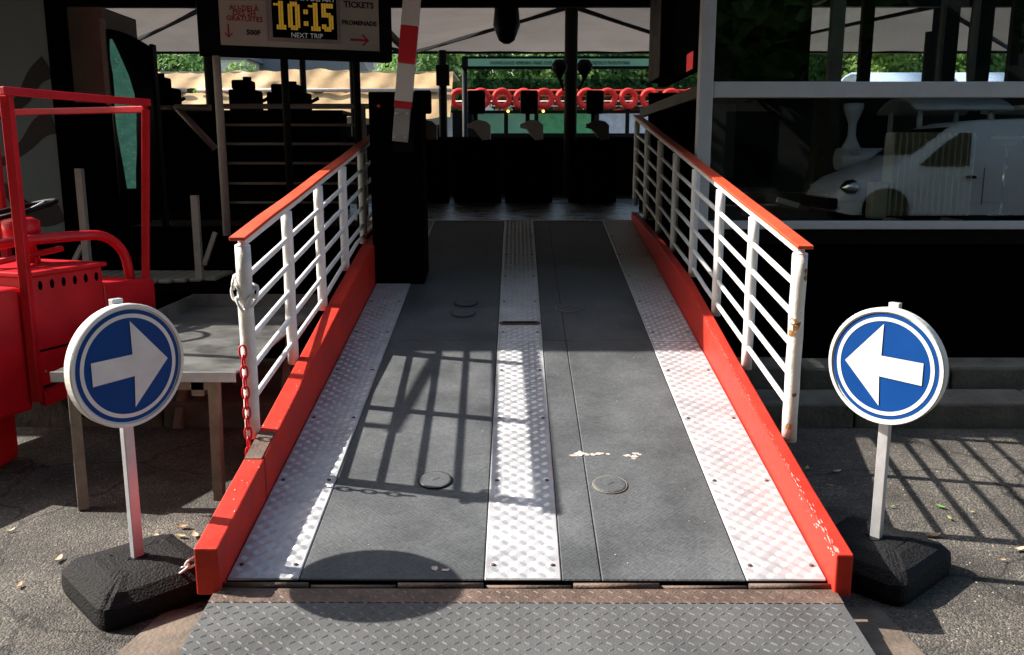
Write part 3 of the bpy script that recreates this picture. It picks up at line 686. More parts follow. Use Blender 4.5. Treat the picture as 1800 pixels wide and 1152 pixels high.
# ------------------------------------------------------------------ ticket sign board
B0 = Vector((-2.36, 6.83, 2.42)); BU = Vector((1.37, .5, 0)).normalized(); BN = Vector((BU.y, -BU.x, 0)); Z = Vector((0, 0, 1))
sb = thing('ticket_board', tuple(B0), 'hanging black ticket board with amber 10:15 departure clock', 'sign board')
def bp(a, z, h=0): return B0 + BU * a + Z * z + BN * h
def bpl(a0, a1, z0, z1, h, nm, m, par=sb, th=.01):
    return MB().hexa([bp(a0, z0, h), bp(a1, z0, h), bp(a1, z0, h - th), bp(a0, z0, h - th), bp(a0, z1, h), bp(a1, z1, h), bp(a1, z1, h - th), bp(a0, z1, h - th)]).build(nm, m, par)
bpl(0, 1.458, 0, .85, 0, 'case', M_BLACK, th=.16)
bpl(.155, 1.355, .072, .8, .006, 'face_panel', M_BOARDW, th=.004)
dp = bpl(.505, 1.05, .112, .62, .026, 'display_frame', mat('display_bezel', (.3, .27, .25), .5), th=.018)
bpl(.535, 1.022, .14, .59, .029, 'display_glass', M_BLACKM, par=dp, th=.002)
FONT = {'1': ['..##.', '####.', '..##.', '..##.', '..##.', '..##.', '..##.', '..##.', '..##.', '..##.', '.####', '.####'],
        '0': ['.###.', '#####', '##.##', '##.##', '##.##', '##.##', '##.##', '##.##', '##.##', '##.##', '#####', '.###.'],
        '5': ['#####', '#####', '##...', '##...', '####.', '#####', '...##', '...##', '...##', '##.##', '#####', '.###.'],
        ':': ['.....', '.....', '.....', '..##.', '..##.', '.....', '.....', '.....', '..##.', '..##.', '.....', '.....']}
for ci, c in enumerate('10:15'):
    b = MB(); a0 = .548 + [0, .105, .185, .258, .358][ci]
    for r_, row in enumerate(FONT[c]):
        for k, x in enumerate(row):
            if x == '#':
                for sub in range(2):
                    ax = a0 + k * .0182; zz = .398 - r_ * .0172 - sub * .0086
                    b.hexa([bp(ax, zz, .0295), bp(ax + .0155, zz, .0295), bp(ax + .0155, zz, .0325), bp(ax, zz, .0325), bp(ax, zz + .0068, .0295), bp(ax + .0155, zz + .0068, .0295), bp(ax + .0155, zz + .0068, .0325), bp(ax, zz + .0068, .0325)])
    b.build('clock_digit', M_AMBER, dp)
text('PROCHAIN DEPART', .052, M_LEDW, bp(.78, .418, .031), BU, Z, sb)
text('NEXT TRIP', .05, M_LEDW, bp(.79, .146, .031), BU, Z, sb)
text('TICKETS', .062, M_TEXTK, bp(1.2, .392, .008), BU, Z, sb, bold=.0022)
text('PROMENADE', .046, M_TEXTK, bp(1.2, .262, .008), BU, Z, sb, bold=.0018)
text('HORAIRE', .06, M_TEXTK, bp(.335, .43, .008), BU, Z, sb, bold=.002)
for s, z in (('AU-DELÀ', .325), ('DES 2H', .288), ('GRATUITES', .249)):
    text(s, .052, M_TEXTR, bp(.335, z, .008), BU, Z, sb, bold=.001)
text('500F', .052, M_TEXTK, bp(.395, .153, .008), BU, Z, sb, bold=.002)
def arrow(poly, a, z, rot, nm='arrow'):
    c, s = math.cos(rot), math.sin(rot)
    MB().prism([(p * c - q * s, p * s + q * c) for p, q in poly], bp(a, z, .0062), BU, Z, .002).build(nm, M_TEXTR, sb)
AR = [(-.075, -.009), (.045, -.009), (.012, -.042), (.03, -.042), (.075, 0), (.03, .042), (.012, .042), (.045, .009), (-.075, .009)]
arrow(AR, 1.2, .15, 0); arrow([(p * .68, q * .68) for p, q in AR], .215, .175, -math.pi / 2)
for a in (.12, .62, 1.18):
    MB().tube([bp(a, -1.36, -.08), bp(a, .85, -.08)], .03, 10).build('support_post', M_GREYRAIL if a < .3 else M_DKSTEEL, sb)

# ------------------------------------------------------------------ grey pontoon railings on the left
gr = thing('pontoon_railing', (-2.2, 9.0, 1.06), 'dull grey six-bar railing on the pontoon left of the ramp head', 'railing')
for z in (1.22, 1.41, 1.61, 1.8, 1.985): MB().tube([(-2.92, 9, z), (-1.5, 9, z)], .0135, 8).build('rail_bar', M_GREYRAIL, gr)
MB().bar((-2.95, 9, 2.165), (-1.45, 9, 2.165), .05, .05).build('top_rail', M_GREYRAIL, gr, bevel=.01)
for X in (-2.94, -1.53): MB().tube([(X, 9, .3 if X < -2 else 1.06), (X, 9, 2.16)], .036, 10).build('post', M_GREYRAIL, gr)
gr2 = thing('gate_frame', (-3.9, 8.6, 1.0), 'dull grey gate frame with slanting brace on the left of the pontoon', 'gate')
MB().tube([(-4.3, 8.6, 2.13), (-3.2, 8.6, 2.13)], .022, 8).build('top_rail', M_GREYRAIL, gr2)
MB().tube([(-3.22, 8.6, 2.13), (-2.88, 8.6, 1.75)], .032, 8).build('brace', M_GREYRAIL, gr2)
MB().tube([(-3.24, 8.6, 2.13), (-2.9, 8.6, 2.13)], .032, 8).build('top_arm', M_GREYRAIL, gr2)
MB().bar((-4.32, 8.6, .6), (-4.32, 8.6, 3.4), .06, .06).build('post', M_GREYRAIL, gr2)

# ------------------------------------------------------------------ left side of the pontoon: panel, kiosk, gangplank
tpn = thing('painted_panel', (-4.4, 7.3, .9), 'teal grey panel with sweeping black painted scrolls at far left', 'panel')
MB().box((-6.5, 7.3, 1.0), (-3.72, 7.36, 3.5)).build('board', M_TEAL, tpn)
def scroll(pts, ws):
    b = MB(); P = [Vector((x, 7.297, z)) for x, z in pts]; Q = []
    for i in range(len(P) - 1):
        for k in range(8):
            t = k / 8; p0, p1, p2, p3 = P[max(i - 1, 0)], P[i], P[i + 1], P[min(i + 2, len(P) - 1)]
            q = .5 * ((2 * p1) + (p2 - p0) * t + (2 * p0 - 5 * p1 + 4 * p2 - p3) * t * t + (3 * p1 - p0 - 3 * p2 + p3) * t ** 3)
            Q.append((q, ws[i] + (ws[i + 1] - ws[i]) * t))
    for i, (q, w_) in enumerate(Q):
        tn = (Q[min(i + 1, len(Q) - 1)][0] - Q[max(i - 1, 0)][0]).normalized(); nn = Vector((-tn.z, 0, tn.x)) * w_
        b.v += [tuple(q + nn), tuple(q - nn)]
    for i in range(len(Q) - 1): b.f.append((2 * i, 2 * i + 1, 2 * i + 3, 2 * i + 2)); b.sm.append(False)
    b.build('painted_scroll', M_TEXTK, tpn)
scroll([(-4.5, 1.98), (-4.25, 1.98), (-4.0, 2.1), (-3.85, 2.3), (-3.73, 2.38)], [.02, .03, .05, .07, .1])
scroll([(-4.4, 1.58), (-4.2, 1.62), (-4.0, 1.75), (-3.85, 1.9), (-3.73, 1.95)], [.02, .03, .05, .08, .1])
scroll([(-4.4, 1.5), (-4.2, 1.42), (-4.05, 1.25), (-3.9, 1.18), (-3.73, 1.22)], [.02, .04, .07, .08, .07])
MB().box((-3.72, 7.28, .6), (-3.6, 7.4, 3.5)).build('edge_post', M_BLACKM, tpn)
ks = thing('poster_kiosk', (-3.3, 7.9, 1.06), 'beige box kiosk with a curved dark poster of a green draped figure', 'kiosk')
MB().box((-3.95, 7.7, 2.12), (-3.46, 8.4, 2.9)).build('kiosk_body', M_BEIGE, ks, bevel=.01)
MB().box((-3.95, 7.72, 1.06), (-3.46, 8.4, 2.118)).build('kiosk_pedestal', M_BLACKM, ks)
MB().box((-3.93, 7.69, 2.14), (-3.9, 7.7, 2.88)).build('panel_trim', M_GREYRAIL, ks)
cp = MB(); N_ = 14
for i in range(N_ + 1):
    f = i / N_; X = -3.44 + .3 * f; Y = 7.7 + .16 * f * f
    cp.v += [(X, Y, 1.3), (X, Y, 2.72 - .12 * f * f)]
for i in range(N_): cp.f.append((2 * i, 2 * i + 2, 2 * i + 3, 2 * i + 1)); cp.sm.append(True)
po = cp.build('curved_poster', mat('poster_dark', (.008, .01, .012), .35, 0, .8, 5), ks)
md = po.modifiers.new('solid', 'SOLIDIFY'); md.thickness = .03; md.offset = -1
def cpt(f, z): X = -3.44 + .3 * f; Y = 7.7 + .16 * f * f; return (X, Y - .006, z)
M_FIG = mat('poster_green', (.2, .6, .46), .5, 0, .5, 9, wear=((.5, .75, .6), .58, 22), emit=((.1, .5, .38), .06))  # faint emission added to brighten the print, no lamp behind it
fg = MB(); prof2 = [(1.4, .34, .07), (1.55, .33, .09), (1.75, .32, .13), (1.9, .3, .15), (2.05, .3, .17), (2.2, .32, .15), (2.35, .28, .12), (2.48, .2, .09), (2.56, .17, .06), (2.64, .14, .02)]
for z, c, h in prof2: fg.v += [cpt(c - h * 1.3, z), cpt(c + h * .8, z), cpt(c + h * 1.9, z)]
for i in range(len(prof2) - 1):
    for k in range(2): fg.f.append((i * 3 + k, i * 3 + k + 1, i * 3 + 4 + k, i * 3 + 3 + k)); fg.sm.append(False)
fg.build('poster_print', M_FIG, ks)
MB().box((-3.47, 7.67, 2.1), (-3.435, 7.71, 2.8)).build('corner_trim', M_GREYRAIL, ks)
MB().box((-3.15, 7.87, 1.06), (-3.12, 7.95, 2.62)).build('far_trim', M_BLACK, ks)
gk = thing('side_gangplank', (-3.2, 6.9, .3), 'small grey ridged side gangplank with white stanchions left of the ramp', 'gangplank')
for k in range(14):
    X = -3.75 + k * .1; Yb = 7.3
    MB().box((X, 6.2 + .05 * k, .71), (X + .094, Yb, .74)).build('ridged_plank', M_GREYRAIL, gk, bevel=.01)
for X, Y, h in ((-3.3, 6.75, 1.58), (-2.44, 6.75, 1.38)):
    MB().bar((X, Y, .74), (X, Y, h), .05, .05).build('stanchion', M_GREYRAIL, gk)
for a, b in (((-3.33, 6.75, 1.0), (-3.45, 6.75, .8)), ((-2.40, 6.75, .85), (-2.3, 6.75, 1.1))):
    MB().bar(a, b, .035, .03).build('stay', M_GREYRAIL, gk)

# ------------------------------------------------------------------ glazed cabin on the right
gb = thing('glazed_cabin', (2.6, 6.6, 1.0), 'dark glazed pontoon cabin with grey aluminium window frame on the right', 'cabin')
fy = 6.6
MB().box((1.316, fy - .06, 1.14), (1.415, fy + .04, 3.55)).build('corner_mullion', M_GREYFR, gb, bevel=.006)
MB().box((1.416, fy - .05, 2.087), (6.5, fy + .04, 2.197)).build('transom', M_GREYFR, gb, bevel=.006)
MB().box((1.33, fy - .07, 1.142), (6.5, fy + .04, 1.2)).build('sill', M_GREYFR, gb, bevel=.005)
MB().box((1.33, fy - .03, 1.03), (6.5, fy + .03, 1.14)).build('sill_base_rail', M_BLACK, gb)  # black base strip below the sill
MB().box((1.42, fy - .004, 1.2), (6.5, fy + .004, 2.087)).build('window_pane', M_GLASS, gb)
MB().box((1.42, fy - .004, 2.197), (6.5, fy + .004, 3.45)).build('window_pane', M_GLASS, gb)
MB().box((1.3, fy - .04, 3.45), (6.5, 10.6, 3.56)).build('roof', M_BLACKM, gb)
MB().box((1.45, fy + .05, 1.03), (6.5, 10.5, 1.18)).build('floor', M_BLACKM, gb)
MB().box((1.45, 9.9, 1.18), (6.5, 9.96, 2.36)).build('rear_wall', M_BLACKM, gb)
MB().box((6.5, fy - .04, 1.03), (6.6, 10.5, 3.45)).build('end_wall', M_BLACKM, gb)
MB().box((1.35, fy + .05, 2.1), (1.4, 9.9, 2.19)).build('side_transom', mat('brown_dark_wood', (.05, .04, .032), .6), gb)
MB().box((1.35, fy + .05, 2.32), (1.42, 8.7, 3.45)).build('side_panel', M_BLACKM, gb)
MB().box((1.26, 8.05, 2.36), (1.349, 8.72, 3.4)).build('screen_box', M_BLACK, gb, bevel=.01)
MB().box((1.5, fy + .6, 2.22), (2.3, fy + .7, 3.45)).build('dark_cupboard', M_BLACKM, gb)
MB().box((1.5, fy + .62, 1.5), (1.75, fy + .7, 2.08)).build('grey_cupboard', mat('grey_cupboard', (.035, .04, .043), .6), gb)
MB().box((1.352, 7.0, 2.33), (1.348, 7.25, 2.46)).build('red_notice', mat('red_lit_sign', (.3, .01, .01), .5, emit=((1, .03, .04), .15)), gb)
for X, Y, w2, m in ((2.44, 7.0, .1, M_GREYFR), (2.668, 7.0, .085, M_BLACK), (3.24, 7.0, .02, M_GREYRAIL), (3.31, 7.02, .11, M_BLACK), (3.555, 7.02, .14, M_BLACK), (3.5, 7.0, .016, M_GREYRAIL), (3.85, 7.02, .15, M_BLACK)):
    MB().box((X - w2 / 2, Y, 2.19), (X + w2 / 2, Y + .06, 3.45)).build('window_post', m, gb)
cu = MB(); n_ = 12
for i in range(n_ + 1):
    f = i / n_; z = 2.2 + 1.25 * f; w2 = .012 + .028 * abs(math.sin(f * 5 + .4)) + .02 * f
    cu.v += [(3.415 - w2, 6.86, z), (3.44, 6.87, z), (3.43, 6.91, z), (3.415 - w2 * .8, 6.9, z)]
for i in range(n_):
    for k in range(4): cu.f.append((i * 4 + k, i * 4 + (k + 1) % 4, i * 4 + 4 + (k + 1) % 4, i * 4 + 4 + k)); cu.sm.append(True)
cu.build('tied_curtain', M_SIGNW, gb)
MB().box((1.9, 7.3, 1.18), (2.55, 7.5, 1.38)).build('plank_bench', mat('red_brown_wood', (.06, .022, .015), .6, 0, .5, 9), gb)
MB().bar((2.05, 7.0, 1.34), (2.22, 7.0, 1.29), .03, .04).build('loose_batten', M_CREAM, gb)
# oil radiator
rdt = thing('oil_radiator', (3.25, 7.1, 1.18), 'cream oil-filled column radiator behind the cabin glass', 'radiator')
X0 = 2.79
for k in range(14):
    X = X0 + k * .0455
    f = MB(); f.prism([(-.075, .03), (.075, .03), (.085, .06), (.085, .6), (.07, .645), (-.07, .645), (-.085, .6), (-.085, .06)], (X, 6.75, 1.2), (0, 1, 0), (0, 0, 1), .014)
    f.build('fin', M_CREAM, rdt, bevel=.005)
for z in (1.27, 1.78): MB().tube([(X0 - .02, 6.75, z), (X0 + 13.6 * .0455, 6.75, z)], .03, 10).build('header_tube', M_CREAM, rdt)
MB().box((X0 - .12, 6.67, 1.21), (X0 - .01, 6.81, 1.48)).build('control_box', M_CREAM, rdt, bevel=.01)
for X in (X0 + .07, X0 + .52):
    MB().box((X, 6.66, 1.181), (X + .05, 6.94, 1.205)).build('foot', M_CREAM, rdt, bevel=.008)
st = thing('bar_stool', (4.05, 7.45, 1.18), 'chrome-stemmed bar stool beside the radiator behind glass', 'stool')
MB().lathe([(.02, .0), (.1, .03), (.13, .06), (.13, .075)], (4.06, 7.45, 1.76), 20).build('seat', M_GALV, st)
MB().tube([(4.06, 7.45, 1.19), (4.06, 7.45, 1.78)], .018, 12).build('stem', M_CHROME, st)
MB().lathe([(.12, 0), (.12, .012), (.05, .03), (.02, .06)], (4.06, 7.45, 1.181), 20).build('base', M_CHROME, st)

# ------------------------------------------------------------------ ticket readers across the deck
grp = 'ticket readers standing in a row across the pontoon'
LBL = ['dim ticket reader nearest the barrier cabinet, left end of the row', 'ticket reader with pale grey housing, second from the barrier cabinet', 'ticket reader with pale grey housing just left of the mast', 'dim ticket reader right of the mast near the railing head']
for i, X in enumerate((-1.26, -.535, .175, 1.06)):
    Y = 12.2
    t = thing('ticket_reader', (X, Y, 1.06), LBL[i], 'ticket reader', grp)
    MB().box((X - .12, Y, 2.25), (X + .12, Y + .08, 2.56)).build('screen_head', M_BLACK, t, bevel=.03, seg=3)
    MB().tube([(X - .02, Y + .04, 2.1), (X - .02, Y + .04, 2.26)], .03, 8).build('neck', M_BLACK, t)
    MB().prism([(-.12, .16), (.02, .22), (.13, .2), (.19, .15), (.19, -.04), (.08, -.05), (-.04, .1), (-.12, .12)], (X, Y + .1, 1.95), (1, 0, 0), (0, 0, 1), .16).build('housing', mat('reader_grey', (.7, .67, .62), .5) if i in (1, 2) else mat('reader_dark', (.16, .14, .12), .5), t, bevel=.003)
    MB().box((X - .06, Y - .04, 1.06), (X + .16, Y + .1, 1.93)).build('pedestal', M_BLACKM, t, bevel=.01)
    for q in (-1, 1): MB().box((X + q * .18 - .15, Y + .2, 1.06), (X + q * .18 + .15, Y + .23, 1.9)).build('wing_panel', M_BLACKM, t)
# counter behind with equipment
ctr = thing('bar_counter', (-4.2, 10.4, 1.06), 'black counter behind the grey pontoon railing', 'counter')
MB().box((-6, 10.2, 1.06), (-2.0, 10.7, 2.15)).build('counter_body', M_BLACKM, ctr)
MB().box((-6.05, 10.15, 2.15), (-1.95, 10.75, 2.19)).build('counter_top', M_BLACK, ctr)
def machine(X, w_, h, lab):
    t = thing('counter_machine', (X, 10.4, 2.19), lab, 'machine', 'dark machines on the counter')
    MB().box((X - w_ / 2, 10.25, 2.19), (X + w_ / 2, 10.6, 2.19 + h * .62)).build('machine_body', M_BLACKM, t, bevel=.02)
    MB().box((X - w_ * .4, 10.28, 2.19 + h * .62), (X + w_ * .28, 10.55, 2.19 + h * .9)).build('hopper', M_BLACKM, t, bevel=.02)
    MB().tube([(X + w_ * .1, 10.4, 2.19 + h * .6), (X + w_ * .1, 10.4, 2.19 + h)], .05, 8).build('knob', M_BLACKM, t)
    MB().tube([(X + w_ * .5, 10.3, 2.26), (X + w_ * .5 + .14, 10.3, 2.33)], .02, 8).build('lever', M_BLACKM, t)
machine(-4.1, .4, .42, 'black coffee machine with side lever at the kiosk end'); machine(-3.1, .3, .38, 'smaller black machine on the counter above the railing post'); machine(-2.6, .44, .33, 'wide black machine on the counter nearest the ticket board')
cb = thing('deck_store', (0.0, 15.4, 1.06), 'long low black locker across the far side of the deck', 'locker')
MB().box((-3.5, 15.2, 1.06), (5, 15.8, 1.98)).build('locker_body', M_BLACKM, cb, bevel=.02)
MB().box((-3.55, 15.15, 1.98), (5.05, 15.85, 2.02)).build('locker_top', M_DKSTEEL, cb)

# ------------------------------------------------------------------ boats and stage behind
gs = thing('green_banner_frame', (1.0, 19.5, 1.0), 'black gantry with a green lettered fascia behind the mast', 'gantry')
MB().box((-1.15, 19.4, 3.53), (5.5, 19.55, 3.79)).build('fascia_box', M_BLACK, gs)
MB().box((-1.02, 19.38, 3.585), (1.0, 19.399, 3.735)).build('fascia_panel', M_GREENB, gs); MB().box((1.05, 19.38, 3.585), (5.4, 19.399, 3.735)).build('fascia_panel', M_GREENB, gs)
text('BOISSONS DOUCES  REFRESHING  DRINKS  SOUPS', .1, M_TEXTK, (-.55, 19.37, 3.62), (1, 0, 0), (0, 0, 1), gs, align='LEFT', sx=.58)
text('BOISSONS ET PRODUITS FRAIS', .1, M_TEXTK, (1.55, 19.37, 3.62), (1, 0, 0), (0, 0, 1), gs, align='LEFT', sx=.62)
for X in (-1.1, 5.4): MB().tube([(X, 19.47, -1), (X, 19.47, 3.53)], .06, 10).build('post', M_BLACK, gs)
tb2 = thing('tarpaulin_barge', (-6, 24, -1), 'long barge covered with a sagging tan tarpaulin', 'barge')
MB().box((-16, 23.5, -1.3), (-1.8, 27.5, 1.4)).build('hull', M_BLACK, tb2, bevel=.3, seg=4)
def cloth(za, zb, yo, nm, amp):
    b = MB(); nx, nz = 120, 14
    for i in range(nx + 1):
        X = -15.6 + 13.9 * i / nx
        for j in range(nz + 1):
            f = j / nz; sag = math.sin(i * .42 + 2 * math.sin(i * .11) + f * 2.2) * amp * (1 - abs(2 * f - 1) * .6) + math.sin(i * .97 - f * 3) * amp * .5
            b.v.append((X, 23.6 + yo + (zb - za) * 1.1 * f + sag, za + (zb - za) * f - .04 * math.sin(i * .13) * f + sag * .5))
    for i in range(nx):
        for j in range(nz): b.f.append((i * 15 + j, i * 15 + 15 + j, i * 15 + 16 + j, i * 15 + j + 1)); b.sm.append(True)
    b.build(nm, M_TARP, tb2)
cloth(3.46, 3.98, .5, 'upper_tarpaulin', .12); cloth(2.7, 3.42, -.3, 'lower_tarpaulin', .09)
MB().tube([(-15.7, 23.98, 3.44), (-8.7, 23.98, 3.44)], .05, 8).build('batten', M_CHALK, tb2); MB().tube([(-8.4, 23.98, 3.44), (-1.7, 23.98, 3.43)], .05, 8).build('batten', M_CHALK, tb2)
MB().box((-15.6, 24.7, 3.93), (-1.7, 27.3, 3.98)).build('top_tarpaulin', mat('pale_tarp', (.5, .4, .27), .6), tb2)
MB().box((-15.6, 24.05, 1.4), (-1.7, 24.1, 2.86)).build('cabin_side', M_SIGNW, tb2)
for k in range(8): MB().box((-15 + 1.7 * k, 24.02, 1.75), (-15 + 1.7 * k + 1.2, 24.048, 2.55)).build('window', M_VGLASS, tb2)
bt = thing('river_boat', (2, 28.5, -1), 'long river boat with dark deck house behind the ring of lifebuoys', 'boat')
MB().box((-2.4, 28.2, -1.3), (16, 32, 1.6)).build('hull', M_SIGNW, bt, bevel=.3, seg=4)
MB().box((-2.2, 28.4, 1.6), (15, 31.8, 3.15)).build('deck_house', M_DKSTEEL, bt)
for k in range(14):
    mm = [M_GREENB, mat('boat_window_green', (.12, .38, .16), .3), mat('boat_window_pale', (.5, .52, .55), .4)][(0 if k < 2 else 1) if k < 4 else 2]
    MB().box((-1.2 + k * .95, 28.36, 2.45), (-1.2 + k * .95 + .82, 28.398, 3.05)).build('window', mm, bt)
for X in (-.25, .85): MB().lathe([(.01, -.04), (.04, -.02), (.04, .02), (.01, .04)], (X, 28.34, 3.12), 10).build('amber_lamp', mat('amber_lamp', (.5, .3, .05), .4, emit=((1, .55, .1), 2.0)), bt)
MB().tube([(-2.3, 28.3, 3.75), (14, 28.3, 3.75)], .025, 6).build('rail', M_RING, bt)
MB().tube([(-2.3, 28.3, 3.42), (14, 28.3, 3.42)], .02, 6).build('rail', M_SIGNW, bt)
MB().box((-1.4, 29.6, 3.0), (9.5, 29.63, 4.2)).build('glass_screen', glass_mat('blue_glass', (.5, .62, .72), 3), bt)
ring0 = MB(); Pp = [Vector((.235 * math.cos(a), 0, .235 * math.sin(a))) for a in [2 * math.pi * i / 28 for i in range(28)]]
ring0.tube(Pp, .085, 12, closed=True)
k0 = None
for k in range(13):
    X = -1.75 + k * .655; loc = (X, 28.2, 3.5)
    if k0 is None:
        o = ring0.build('lifebuoy', M_RING); k0 = o
    else:
        o = k0.copy(); col.objects.link(o)
    o.location = loc; o.rotation_euler = (random.uniform(-.2, .2), random.random() * 3, random.uniform(-.25, .25))
    tag(o, 'red ring lifebuoy hung on the far boat rail, number %s from the tan barge' % ['one', 'two', 'three', 'four', 'five', 'six', 'seven', 'eight', 'nine', 'ten', 'eleven', 'twelve', 'thirteen'][k], 'lifebuoy', 'red lifebuoys along the boat rail')
wb = thing('white_tour_boat', (12, 23, -1), 'white tour boat with curved glazed roof seen through the cabin', 'boat')
MB().box((8.2, 21.5, -1.3), (20, 25, 2.4)).build('hull', M_SIGNW, wb, bevel=.3, seg=4)
def arch(X, m, nm, x1=None, r0=1.0):
    b = MB(); N_ = 12; xs = (X, x1)
    for xx in xs:
        for i in range(N_ + 1):
            a = math.pi * i / N_; b.v.append((xx, 23.2 - 1.6 * math.cos(a), 2.6 + 1.18 * math.sin(a) * r0))
    for i in range(N_): b.f.append((i, i + 1, N_ + 2 + i, N_ + 1 + i)); b.sm.append(True)
    o = b.build(nm, m, wb); s_ = o.modifiers.new('solid', 'SOLIDIFY'); s_.thickness = .05
M_RFG = mat('pale_roof_glazing', (.42, .5, .62), .2, 0, .1, 2)
for k in range(5):
    arch(8.5 + k * 2.1, M_RFG, 'roof_glazing', 8.5 + k * 2.1 + 1.95, .98); arch(8.5 + k * 2.1 + 1.93, M_SIGNW, 'roof_rib', 8.5 + k * 2.1 + 2.13, 1.02)

# ------------------------------------------------------------------ trees on the far bank, houses behind
def crown_mesh(nm, m, n, rx, rz_, leaf):
    b = MB(); blobs = [(Vector((random.gauss(0, rx * .45), random.gauss(0, rx * .4), random.uniform(-.6, .75) * rz_)), random.uniform(.32, .55) * rx) for _ in range(15)]
    for _ in range(n):
        c, r = random.choice(blobs); dv = Vector((random.gauss(0, 1), random.gauss(0, 1), random.gauss(0, 1))).normalized()
        p = c + dv * r * random.uniform(.72, 1.06); nn = (dv + Vector((random.gauss(0, .6), random.gauss(0, .6), random.gauss(0, .6)))).normalized()
        u = nn.orthogonal().normalized(); v = nn.cross(u); q = leaf * random.uniform(.6, 1.3); an = random.random() * 6.28
        u, v = u * math.cos(an) + v * math.sin(an), v * math.cos(an) - u * math.sin(an)
        b.add([p - u * q, p - v * q * .55, p + u * q, p + v * q * .55], [(0, 1, 2, 3)])
    me = bpy.data.meshes.new(nm); me.from_pydata(b.v, [], b.f); me.materials.append(m); return me
CR = [crown_mesh('crown_%d' % i, M_LEAF[i], 9500, 3.0, 3.2, .18) for i in range(3)]
def trunk_mesh():
    b = MB(); b.tube([(0, 0, 0), (.1, 0, 1.5), (0, .1, 3.2), (.1, 0, 5)], [.32, .26, .2, .1], 8)
    for k in range(5):
        a = k * 1.3; b.tube([(0.05, .05, 2.2 + .4 * k), (1.0 * math.cos(a), 1.0 * math.sin(a), 3.6 + .4 * k), (1.7 * math.cos(a), 1.7 * math.sin(a), 4.8 + .3 * k)], [.13, .08, .03], 6)
    me = bpy.data.meshes.new('trunk'); me.from_pydata(b.v, [], b.f); me.materials.append(M_BARK); return me
TM = trunk_mesh()
def tree(x, y, z, s, kind, label, grp):
    t = thing('leafy_tree', (x, y, z), label, 'tree', grp); t.scale = (s, s, s); t.rotation_euler = (0, 0, random.random() * 6)
    a = bpy.data.objects.new('trunk', TM); b = bpy.data.objects.new('crown', CR[kind]); b.location = (0, 0, 5.2)
    for o in (a, b): col.objects.link(o); o.parent = t
ki = ['mid green', 'dark green', 'light green']
NTH = 'first second third fourth fifth sixth seventh eighth ninth tenth eleventh twelfth thirteenth fourteenth fifteenth sixteenth seventeenth'.split()
seq = [(-30, 54, 1.1, 0), (-25, 52, 1.0, 2), (-20.5, 55, 1.0, 1), (-16.5, 53, .8, 0), (-12, 55, .75, 2), (-7, 54, .85, 0), (-3.2, 52, 1.05, 1), (.6, 53, 1.1, 0), (4.2, 52, 1.1, 1), (8, 54, 1.1, 2), (11.6, 52, 1.15, 0), (15.5, 54, 1.2, 1), (19.5, 52, 1.15, 2), (23.5, 54, 1.2, 0), (27.5, 53, 1.2, 1), (31.5, 55, 1.2, 2), (36, 54, 1.2, 0)]
for i, (x, y, s, kd) in enumerate(seq):
    tree(x, y, .5, s * .95, kd, '%s tree on the far bank, %s from the left edge' % (ki[kd], NTH[i]), 'trees on the far bank')
# undergrowth closing the gaps below the crowns
hb = MB()
for _ in range(9000):
    x = random.uniform(-5, 42); z = random.uniform(.2, 3.4); p = Vector((x, 49.5 + random.uniform(-.8, .8) + .3 * z, z + .5)); q = random.uniform(.12, .3)
    nn = Vector((random.gauss(0, 1), -1, random.gauss(.4, .8))).normalized(); u = nn.orthogonal().normalized(); v = nn.cross(u)
    hb.add([p - u * q, p - v * q * .6, p + u * q, p + v * q * .6], [(0, 1, 2, 3)])
stuff(tag(hb.build('undergrowth', M_LEAF[1]), 'dense dark undergrowth along the far river bank', 'bushes'))
def house(x, y, w_, h, lab):
    t = thing('town_house', (x, y, 2), lab, 'house', 'houses across the river')
    MB().box((x - w_ / 2, y, 1), (x + w_ / 2, y + 8, 2 + h)).build('wall', mat('house_render', (.62, .57, .5), .8), t)
    MB().prism([(-.5, 0), (w_ + .5, 0), (w_ - .8, 2.4), (.8, 2.4)], (x - w_ / 2, y + 8, 2 + h), (1, 0, 0), (0, 0, 1), 8.2).build('roof', mat('slate_roof', (.12, .13, .15), .6), t)
    for k in range(int(w_ / 2)):
        for r_ in range(int(h / 3)):
            MB().box((x - w_ / 2 + .7 + 2 * k, y - .03, 3.2 + 3 * r_), (x - w_ / 2 + 1.6 + 2 * k, y + .05, 4.9 + 3 * r_)).build('window', M_VGLASS, t)
house(-29, 78, 12, 8, 'pale house with slate roof, leftmost across the river'); house(-19, 82, 11, 7, 'pale house with slate roof, second across the river'); house(-8, 80, 9, 9, 'tall pale house with slate roof, right of the others')

# ------------------------------------------------------------------ street behind the camera (seen mirrored in the cabin glass)
vn = thing('white_van', (7.6, -2.7, 0), 'white delivery van parked on the street, mirrored in the cabin glass', 'van')
VX, VY0, VY1 = 5.4, -3.75, -1.85
S_ = [(0, .45, .58, .66, .72), (.08, .36, .72, .82, .84), (.3, .3, .88, 1.0, .95), (.6, .3, .98, 1.12, .98), (1.05, .3, 1.12, 1.3, .99), (1.25, .3, 1.18, 1.42, .99), (1.95, .3, 1.22, 2.0, .95), (2.3, .3, 1.22, 2.1, .94), (3.4, .3, 1.22, 2.14, .94), (4.7, .3, 1.22, 2.1, .93), (4.85, .4, 1.2, 2.0, .9)]
def vsec(s):
    for a, b in zip(S_, S_[1:]):
        if s <= b[0]:
            f = (s - a[0]) / (b[0] - a[0]); return [a[i] + (b[i] - a[i]) * f for i in range(5)]
    return S_[-1]
b = MB(); YC = (VY0 + VY1) / 2; HW = (VY1 - VY0) / 2
ns = 30
